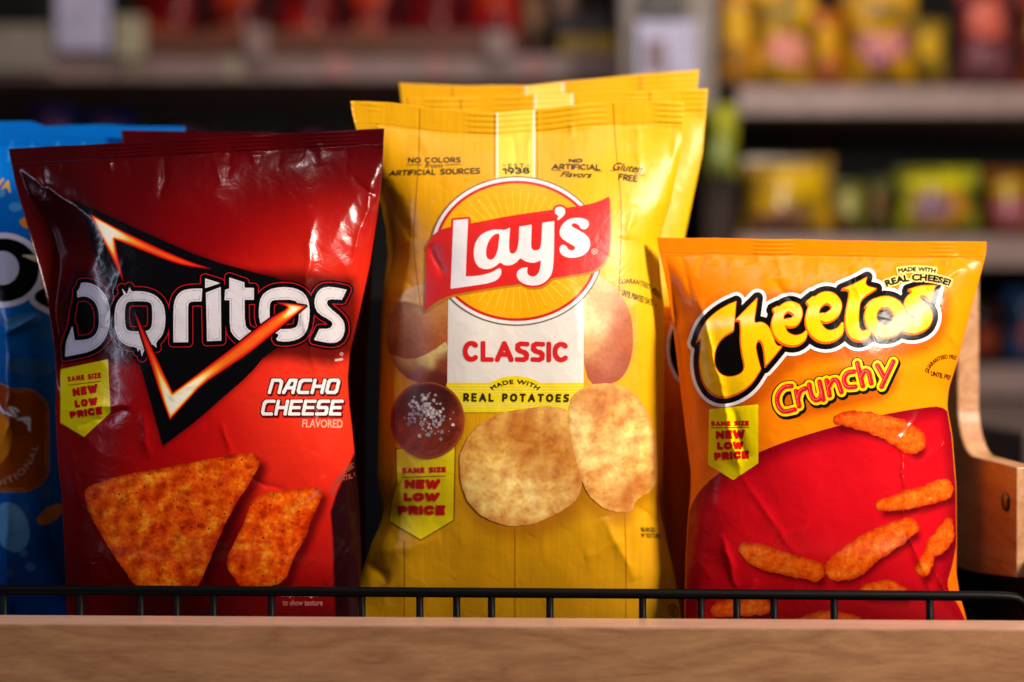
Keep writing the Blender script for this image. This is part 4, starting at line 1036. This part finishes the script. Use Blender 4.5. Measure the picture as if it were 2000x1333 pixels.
cs = arc_text('CASA', -14, 905, 92, 100, 118, 38, 17); p.text(cs, (60, 30, 20), GLOSS, bold=2.2); p.text(cs, (236, 222, 226), GLOSS, bold=1.0)
p.text(arc_text('TRADITIONAL', -14, 858, 90, 92, 238, 352, 12, spacing=1.15), (190, 150, 120), GLOSS, bold=.35, res=.7)
p.build()
for cx, cy, rx, ry, ro, c in ((42, 627, 40, 14, -.2, (60, 120, 170)), (95, 650, 22, 24, .2, (30, 100, 160)), (58, 718, 48, 19, .1, (50, 100, 150)), (30, 405, 13, 9, 0, (70, 150, 210)), (2, 378, 8, 8, 0, (80, 150, 210)), (22, 1030, 34, 50, -.3, (90, 150, 190)), (46, 1080, 8, 8, 0, (60, 120, 170)), (60, 1108, 10, 9, 0, (60, 120, 170)), (20, 1120, 8, 8, 0, (60, 110, 160)), (98, 1005, 30, 14, -.6, (196, 110, 20)), (50, 436, 12, 9, .6, (236, 140, 20)), (90, 790, 14, 12, 0, (40, 90, 140)), (90, 960, 14, 14, 0, (40, 90, 140)), (60, 300, 5, 22, .2, (40, 130, 210)), (110, 296, 5, 22, .2, (40, 130, 210)), (20, 296, 5, 22, .2, (40, 130, 210)), (160, 296, 5, 20, .2, (40, 130, 210))):
    p = Part(blu, 'leaf_print'); X, Y = p.grid(cx-rx-30, cy-rx-30, cx+rx+30, cy+rx+30, 2); p.add(X, Y, ellipse(X, Y, cx, cy, rx, ry, ro), c, GLOSS); p.build()
new_bag('bright blue corn chip bag rising just behind the cut off blue bag', 'chip bags in the rack', lambda x, y: np.tile(lin((6, 112, 204)), (len(x), 1)), GLOSS,
    left=[(220, -280), (1275, -260)], right=[(220, 368), (400, 330), (900, 250), (1275, 240)], top=[(-290, 238), (60, 237), (90, 247), (200, 244), (240, 246), (370, 248)], y0=.175, T=.03, seal=26, seed=43, tops=8, step=6)

# ================================================================ display rack
WOOD = wood('pale_wood_veneer', (138, 94, 64), (174, 128, 90))
WOOD_LIT = wood('lit_wood_top', (188, 146, 122), (206, 166, 142), rough=.3)  # lighter copy of the board wood, light on its top face painted in
WOOD_Y = wood('pale_wood_side', (176, 120, 80), (212, 162, 118), axis='Y')
BLACKM = plain('black_powder_coat', (2, 2, 3), .5, spec=.12)
TRAY = plain('black_tray', (12, 12, 13), .55)
STEEL = plain('screw_steel', (120, 110, 104), .3, metal=.9)
rack = empty('display_rack', (0, 0, FLOOR-.1), 'wooden display rack with a black wire front guard and a curved wooden side', 'rack')
PV = (0, -.06); RZ = -.028
zt = Z0-540.5*S*(D-.06)/D
box('front_board', -.62, .62, -.091, -.06, zt-.15, zt-.0012, WOOD, rack, bevel=.0006, rz=RZ, pivot=PV)
box('lit_board_top', -.62, .62, -.0908, -.0602, zt-.001, zt, WOOD_LIT, rack, rz=RZ, pivot=PV)  # top face of the board, its brightness put into the colour
# floor and side of the tray
box('tray_floor', -.62, .46, -.058, .30, FLOOR-.006, FLOOR, TRAY, rack)
box('tray_side', .415, .421, -.05, .30, FLOOR, FLOOR+.075, TRAY, rack)
# wire guard
gr = empty('wire_guard', (0, -.045, zt), None, None); gr.parent = rack; gr.matrix_parent_inverse = rack.matrix_basis.inverted()
def Q0(px, y): return P(px, 0, y)[0]
def at(px, py, y):
    x, yy, z = P(px, py, y); return (x, y, z)
pts = [at(px, py, -.047-.0000*px) for px, py in [(-250, 1151)]+[(x, 1152+x*.0065) for x in range(0, 1961, 120)]+[(1965, 1166), (1985, 1169), (1998, 1177), (2006, 1192), (2010, 1215), (2012, 1260)]]
tube('top_rail', pts, .0038, BLACKM, gr)
for px in (-90, 20-12, 157, 275, 345, 417, 530, 707, 820, 892, 960, 1074, 1255, 1369, 1439, 1512, 1629, 1816):
    a = at(px, 1156+px*.0065, -.047); tube('upright', [a, (a[0], a[1], FLOOR+.0)], .0028, BLACKM, gr, n=12)
box('gap_dark_sheet', -.62, Q0(1888, .30), .295, .301, FLOOR, Z0+(666.5-585)*S*(D+.3)/D, TRAY, rack)  # dark sheet added so the gaps between the bags look black
lower = [at(-250, 1262, -.047), at(2012, 1262, -.047)]
tube('lower_rail', lower, .003, BLACKM, gr)
# side panel profile in (y, z)
xi = .401; zta = Z0-.1005; zb = Z0-.1885
prof = [(.02, zb), (.02, zta)]
yc, zc, R = .169, zta, .045
prof += [(.169-R, zta)]
for k in range(9):
    a = -math.pi/2+math.pi/2*k/8
    prof.append((.169-R+R*math.cos(a), zta+R+R*math.sin(a)))
prof += [(.169, Z0+.075), (.23, Z0+.075), (.23, zb-.02), (.12, zb-.012)]
V = [(xi, y, z) for y, z in prof]+[(xi+.0195, y, z) for y, z in prof]; n = len(prof)
F = [list(range(n))[::-1], [n+k for k in range(n)]]+[[k, (k+1) % n, n+(k+1) % n, n+k] for k in range(n)]
sp = link_mesh('side_panel', make_mesh('side_panel', V, F, [WOOD_Y], smooth=False), rack)
bm_ = sp.modifiers.new('bevel', 'BEVEL'); bm_.width = .0012; bm_.segments = 2; bm_.limit_method = 'ANGLE'
# screw cap
y0s = .042; zs = Z0-.1305
V = []; F = []
for j, (r, dx) in enumerate(((.0075, 0), (.0075, -.0015), (.006, -.0024), (.0015, -.0026))):
    for k in range(24): V.append((xi+dx, y0s+r*math.cos(k*math.pi/12), zs+r*math.sin(k*math.pi/12)))
for j in range(3):
    for k in range(24): F.append([j*24+k, j*24+(k+1) % 24, (j+1)*24+(k+1) % 24, (j+1)*24+k])
F.append([72+k for k in range(24)]); F.append([k for k in range(24)][::-1])
sc_ = link_mesh('screw', make_mesh('screw', V, F, [STEEL]), sp)

# ================================================================ store behind (out of focus)
def Q(px, py, y):
    x, yy, z = P(px, py, y); return x, z
SHW = plain('white_shelf_paint', (156, 130, 126), .4)
SHD = plain('dark_shelf_back', (20, 18, 18), .8)
def shelf_unit(label, px0, px1, y, rows, back_to, posts=(), y_top=-900, y_bot=1500):
    x0, _ = Q(px0, 0, y); x1, _ = Q(px1, 0, y)
    _, zb_ = Q(0, y_bot, y); _, zt_ = Q(0, y_top, y)
    r = empty('store_shelf', ((x0+x1)/2, y, zb_), label, 'shelf')
    box('back_panel', x0, x1, y+.45, y+.47, zb_, zt_, SHD, r)
    for pa, pb in rows:
        _, za = Q(0, pa, y); _, zc_ = Q(0, pb, y)
        box('shelf_board', x0, x1, y+.004, y+.448, zc_+.012, za-.002, SHW, r)
        box('price_rail', x0, x1, y-.012, y+.002, zc_, za, SHW, r, bevel=.002)
    for q in posts:
        a, _ = Q(q, 0, y); box('post', a-.016, a+.016, y-.03, y-.014, zb_, zt_, SHW, r)
    box('end_panel', x0-.02, x0-.001, y+.05, y+.47, zb_, zt_, SHD, r); box('end_panel', x1+.001, x1+.02, y+.05, y+.47, zb_, zt_, SHD, r)
    return r
YL = 2.3; YR = 2.0
shelf_unit('white edged store shelf in the far left, holding red bags', -420, 1225, YL, [(108, 158), (-420, -370), (640, 690), (1150, 1200)], 0)
shelf_unit('white edged store shelves in the far right, stacked with yellow bags', 1440, 2500, YR, [(172, 226), (462, 522), (716, 774), (-330, -280), (1050, 1100)], 0)
GL = 'bags on the shelves behind'
def far_bag(label, px0, px1, top, bot, y, c, accents=(), seed=0, gloss=GLOSS, flat_b=False):
    """small pillow bag standing on a shelf board"""
    w = px1-px0
    b = Bag(left=[(top-5, px0), (top+.5*(bot-top), px0+w*.05), (bot, px0)], right=[(top-5, px1), (top+.5*(bot-top), px1-w*.05), (bot, px1)], top=[(px0-5, top), (px1+5, top)],
            bottom_z=Q(0, bot, y)[1], y0=y, T=.05, seal=w*.06, seed=seed, tops=5, noise=(4, 1.5))
    x, _ = Q((px0+px1)/2, 0, y)
    b.root = empty('snack_bag', (x, y, Q(0, bot, y)[1]), label, 'chip bag', GL)
    cc = lin(c)
    def mott(X_, Y_):
        n1 = sm(-.25, .35, perlin(X_/38+seed, Y_/46, seed)); n2 = sm(.1, .4, perlin(X_/22, Y_/24+seed, seed+3))
        return np.clip(mixc(mixc(np.tile(cc*.45, (len(X_), 1)), np.tile(cc*1.25, (len(X_), 1)), n1), np.tile(cc*.5+lin(c[::-1])*.25+.05, (len(X_), 1)), n2*.5), 0, .9)
    b.body_mesh('bag_body', mott, gloss, step=w/24)
    if accents:
        p = Part(b, 'printed_front', base=.002)
        X, Y = p.grid(px0, top, px1, bot, w/28)
        for (u, v, ru, rv, col) in accents:
            p.add(X, Y, ellipse(X, Y, px0+u*w, top+v*(bot-top), ru*w, rv*(bot-top))+w*.16*perlin(X/(w*.16)+seed, Y/(w*.16), seed), np.array(col)*.8+np.array(c)*.2, gloss, lift=.002+.0015*p.k)
        p.build()
    return b
zz = YL+.09
reds = [(255, 385, (120, 14, 14)), (392, 520, (96, 8, 12)), (527, 655, (150, 26, 20)), (662, 775, (122, 10, 16)), (782, 905, (140, 14, 18)), (912, 1020, (170, 20, 20))]
words = ['leftmost', 'second', 'third', 'fourth', 'fifth', 'rightmost']
for i, (a, b_, c) in enumerate(reds):
    far_bag('%s blurred red bag of the row on the far left shelf' % words[i], a, b_, -150-10*(i % 2), 104, zz, c, [(.5, .55, .3, .14, (180, 60, 20) if i % 2 else (90, 4, 8)), (.5, .9, .42, .12, (190, 110, 70) if i < 4 else (90, 30, 30))], seed=50+i)
# wire fence lip of the left shelf
x0, z1 = Q(250, 52, YL-.02); x1, z0 = Q(1010, 100, YL-.02)
LIP = plain('brown_shelf_lip', (112, 66, 50), .35)
lip = box('shelf_divider', x0, x1, YL-.026, YL-.02, z0-.004, z0+.045, LIP); props(lip, 'low brown lip along the front of the far left shelf', 'shelf divider')
PAPER = plain('sign_card', (196, 192, 226), .5); CREAM = plain('cream_card', (176, 166, 140), .5); PINK = plain('pink_card', (190, 130, 130), .5); DARKG = plain('dark_box', (58, 50, 54), .4)
def card(name, label, cat, px0, px1, py0, py1, y, m, t=.012, group=None):
    x0, z1 = Q(px0, py0, y); x1, z0 = Q(px1, py1, y)
    o = box(name, x0, x1, y, y+t, z0, z1, m, bevel=.003); return props(o, label, cat, group)
card('sign', 'blurred lavender white sign standing on the far left shelf', 'sign', 108, 212, -80, 100, YL-.04, PAPER)
card('shelf_bracket', 'cream upright bracket right of the lavender sign', 'bracket', 222, 282, 30, 112, YL-.05, CREAM)
card('carton', 'cream carton at the far left end of the shelf behind', 'box', -60, 95, 48, 140, YL-.05, plain('cream_box', (150, 140, 128), .5), t=.1)
card('shelf_bracket', 'grey upright bracket between the blurred red bags', 'bracket', 478, 522, 50, 112, YL-.05, SHW)
card('shelf_bracket', 'grey upright bracket at the right end of the red bags', 'bracket', 948, 996, 60, 112, YL-.05, SHW)
for i, (a, c, m) in enumerate(((34, 66, PINK), (248, 268, CREAM), (440, 470, CREAM), (634, 676, PINK), (838, 866, PINK), (1030, 1062, PINK))):
    card('price_tag', ['pink price tag at the left end of the far left shelf edge', 'cream price tag below the cream bracket', 'cream price tag below the red bags', 'pink price tag near the middle of the far left shelf edge', 'pink price tag right of the middle of the far left shelf edge', 'pink price tag above the yellow bags'][i], 'price tag', a, c, 112, 150, YL-.0165, m, t=.003, group='price tags on the far shelf')
far_bag('blurred grey snack bag lying right of the red bags', 1010, 1075, -60, 104, zz, (110, 84, 70), [(.5, .5, .3, .2, (160, 120, 90))], seed=60)
far_bag('blurred brown bag above the dark tray', 1070, 1140, -90, 60, zz, (120, 84, 62), [(.5, .6, .3, .2, (200, 160, 140))], seed=61)
card('tray', 'dark grey tray on the far left shelf above the low yellow packet', 'tray', 1085, 1195, 22, 66, YL+.03, DARKG, t=.08)
card('packet', 'low yellow packet under the dark tray', 'packet', 1095, 1205, 68, 104, YL+.03, plain('yellow_packet', (190, 150, 14), .3), t=.08)
# column between the units
cx0, _ = Q(1215, 0, 1.95); cx1, _ = Q(1400, 0, 1.95)
colm = box('pillar', cx0, cx1, 1.97, 2.06, Q(0, 215, 1.95)[1], Q(0, -700, 1.95)[1], plain('grey_pillar', (150, 140, 134), .6), bevel=.004); props(colm, 'grey pillar hanging between the two blurred shelf units', 'pillar')
card('sign', 'lavender white sign with a dark screen on the grey pillar', 'sign', 1245, 1362, 40, 172, 1.94, PAPER)
card('screen', 'small dark screen above the lavender sign on the pillar', 'screen', 1252, 1342, -30, 34, 1.94, plain('dark_screen', (52, 50, 34), .2))
card('price_tag', 'mauve tag on the lavender sign at the pillar', 'price tag', 1262, 1302, 78, 140, 1.936, plain('mauve_card', (140, 112, 124), .5), t=.003, group='price tags on the far shelf')
zz = YR+.08
VIO = (150, 60, 150); PK = (226, 120, 150)
ys = [(1395, 1480, -30, (214, 150, 40)), (1470, 1592, -20, (206, 160, 16)), (1578, 1650, 20, (196, 110, 20)), (1640, 1792, -30, (200, 150, 14)), (1776, 1850, 40, (150, 120, 20)), (1866, 1985, -20, (120, 50, 50)), (1990, 2110, -20, (140, 60, 30))]
lab = ['leftmost amber bag on the upper right shelf, half beside the pillar', 'yellow bag with a pink print on the upper right shelf', 'narrow orange bag between two yellow bags on the upper right shelf', 'wide yellow bag with a violet print on the upper right shelf', 'small olive bag on the upper right shelf', 'dark red bag with a salmon top on the upper right shelf', 'brown bag at the right edge of the upper right shelf']
for i, (a, b_, t, c) in enumerate(ys):
    acc = [(.55, .62, .34, .17, PK if i in (1,) else VIO), (.58, .6, .2, .1, (230, 150, 160))] if i in (1, 3) else ([(.5, .3, .3, .2, (220, 110, 90)), (.5, .75, .4, .2, (120, 80, 90))] if i == 5 else [(.5, .4, .3, .2, (230, 180, 40))])
    far_bag(lab[i], a, b_, t, 169, zz, c, acc, seed=70+i)
ys = [(1446, 1628, 308, (200, 152, 14)), (1622, 1690, 356, (130, 130, 40)), (1688, 1745, 348, (90, 90, 40)), (1748, 1915, 328, (166, 166, 24)), (1922, 2040, 330, (150, 90, 20))]
lab = ['tall yellow bag on the middle right shelf', 'small green bag on the middle right shelf', 'narrow dark green bag on the middle right shelf', 'wide lime bag with an orange and violet badge on the middle right shelf', 'orange bag at the right edge of the middle right shelf']
for i, (a, b_, t, c) in enumerate(ys):
    acc = {0: [(.4, .82, .34, .14, (110, 70, 90)), (.6, .35, .3, .2, (236, 190, 20))], 1: [(.5, .4, .34, .2, (190, 180, 110)), (.3, .8, .3, .12, (120, 30, 20))], 3: [(.5, .55, .34, .34, (226, 140, 40)), (.45, .55, .24, .2, (130, 90, 150)), (.5, .2, .3, .12, (210, 200, 20))], 4: [(.45, .6, .3, .25, (170, 90, 130)), (.4, .3, .25, .16, (200, 170, 20))]}.get(i, [(.5, .5, .3, .2, (120, 60, 20))])
    far_bag(lab[i], a, b_, t, 459, zz, c, acc, seed=80+i)
far_bag('lime green bag hanging left of the right hand shelves', 1372, 1442, 205, 350, 1.85, (176, 176, 20), [(.5, .7, .36, .24, (150, 170, 110))], seed=90)
hk = card('hook_strip', 'dark vertical strip that holds the lime green bag', 'strip', 1376, 1436, 340, 1400, 1.86, plain('brown_strip', (50, 26, 18), .7), t=.05)
for i, (a, b_, t, c) in enumerate([(1500, 1650, 560, (120, 60, 20)), (1680, 1850, 575, (60, 70, 120)), (1880, 1960, 590, (56, 30, 34)), (1962, 2060, 565, (40, 74, 120))]):
    far_bag(['brown bag hidden low on the lower right shelf', 'blue grey bag low on the lower right shelf', 'dark maroon bag on the lower right shelf beside the wooden upright', 'dull blue bag at the right edge of the lower right shelf'][i], a, b_, t, 713, zz, c, [(.6, .6, .3, .2, (150, 60, 30))], seed=95+i)
for i, (a, b_, t, c) in enumerate([(60, 150, 205, (20, 30, 90)), (160, 262, 222, (8, 24, 100)), (300, 420, 240, (30, 14, 20)), (560, 660, 245, (44, 10, 12))]):
    far_bag(['dim violet bag below the far left shelf', 'dim blue bag below the far left shelf', 'nearly black bag below the far left shelf', 'dim maroon bag below the far left shelf'][i], a, b_, t, 636, YL+.12, c, [(.5, .1, .3, .06, (110, 70, 100))], seed=105+i)
# counter behind the side panel, right edge
cz = Q(0, 790, .9)[1]
cn = box('counter', Q(1860, 0, .9)[0], Q(2700, 0, .9)[0], .62, 1.5, cz-.5, cz-.02, plain('grey_counter', (96, 80, 74), .5), bevel=.006); props(cn, 'low grey counter out of focus behind the wooden side panel', 'counter')
# floor and far wall
fl = box('floor', -6, 6, -3, 7, -.02, 0, plain('store_floor', (46, 42, 42), .6)); fl['kind'] = 'structure'
wl = box('wall', -6, 6, 5.0, 5.1, 0, 4.2, plain('far_wall', (34, 28, 28), .8)); props(wl, 'dark far wall of the store behind the shelves', 'wall')

# ================================================================ light
w = bpy.data.worlds.new('World'); SC.world = w; w.use_nodes = True
w.node_tree.nodes['Background'].inputs[0].default_value = (.9, .82, .9, 1); w.node_tree.nodes['Background'].inputs[1].default_value = .012
def area(name, loc, target, sx, sy, power, col, spread=180):
    l = bpy.data.lights.new(name, 'AREA'); l.shape = 'RECTANGLE'; l.size = sx; l.size_y = sy; l.energy = power; l.color = col; l.spread = math.radians(spread)
    o = bpy.data.objects.new(name, l); COL.objects.link(o); o.location = loc
    d = np.array(target, float)-np.array(loc, float)
    from mathutils import Vector
    o.rotation_euler = Vector(d).to_track_quat('-Z', 'Y').to_euler()
    return o
area('key_lamp', (1.12, -.86, Z0+.62), (.06, 0, Z0+.02), .30, .30, 37, (1, .88, .75))
area('ceiling_strip', (.35, -.36, Z0+1.25), (.1, 0, Z0), 1.1, .1, 6, (1, .84, .80))
area('left_strip', (-.95, -.42, Z0+.20), (-.4, 0, Z0-.05), .04, .7, 2.0, (.72, .74, 1))
area('glint_lamp', (-.30, -.45, Z0+1.25), (0, 0, Z0), .03, .03, .8, (1, .95, .9))  # tiny added lamp, only for small glints on the bag film
area('glint_lamp', (.9, .9, Z0+1.4), (1.2, 2.1, Z0+.3), .03, .03, 3, (1, .9, .75))  # another added lamp, for bright glints on the far bags
area('aisle_lamp', (0, 1.2, Z0+1.9), (-.1, 2.6, Z0+.3), 2.6, .3, 13, (1, .84, .76))
area('aisle_lamp', (1.1, 1.1, Z0+1.6), (1.0, 2.3, Z0+.3), 1.2, .2, 9, (1, .88, .74))

cam = bpy.data.cameras.new('Camera'); co = bpy.data.objects.new('Camera', cam); COL.objects.link(co)
co.location = (0, -D, Z0); co.rotation_euler = (math.radians(90), 0, 0)
cam.lens = 50; cam.sensor_width = 36; cam.clip_end = 50; cam.clip_start = .05
cam.dof.use_dof = True; cam.dof.focus_distance = D-.028; cam.dof.aperture_fstop = 1.75; cam.dof.aperture_blades = 9
SC.camera = co
SC.render.engine = 'CYCLES'
vs = SC.view_settings
vs.view_transform = 'Standard'; vs.look = 'None'; vs.exposure = 0; vs.gamma = 1; vs.use_curve_mapping = False
SC.cycles.use_denoising = True
SC.cycles.sample_clamp_indirect = 6
print('scene done', flush=True)
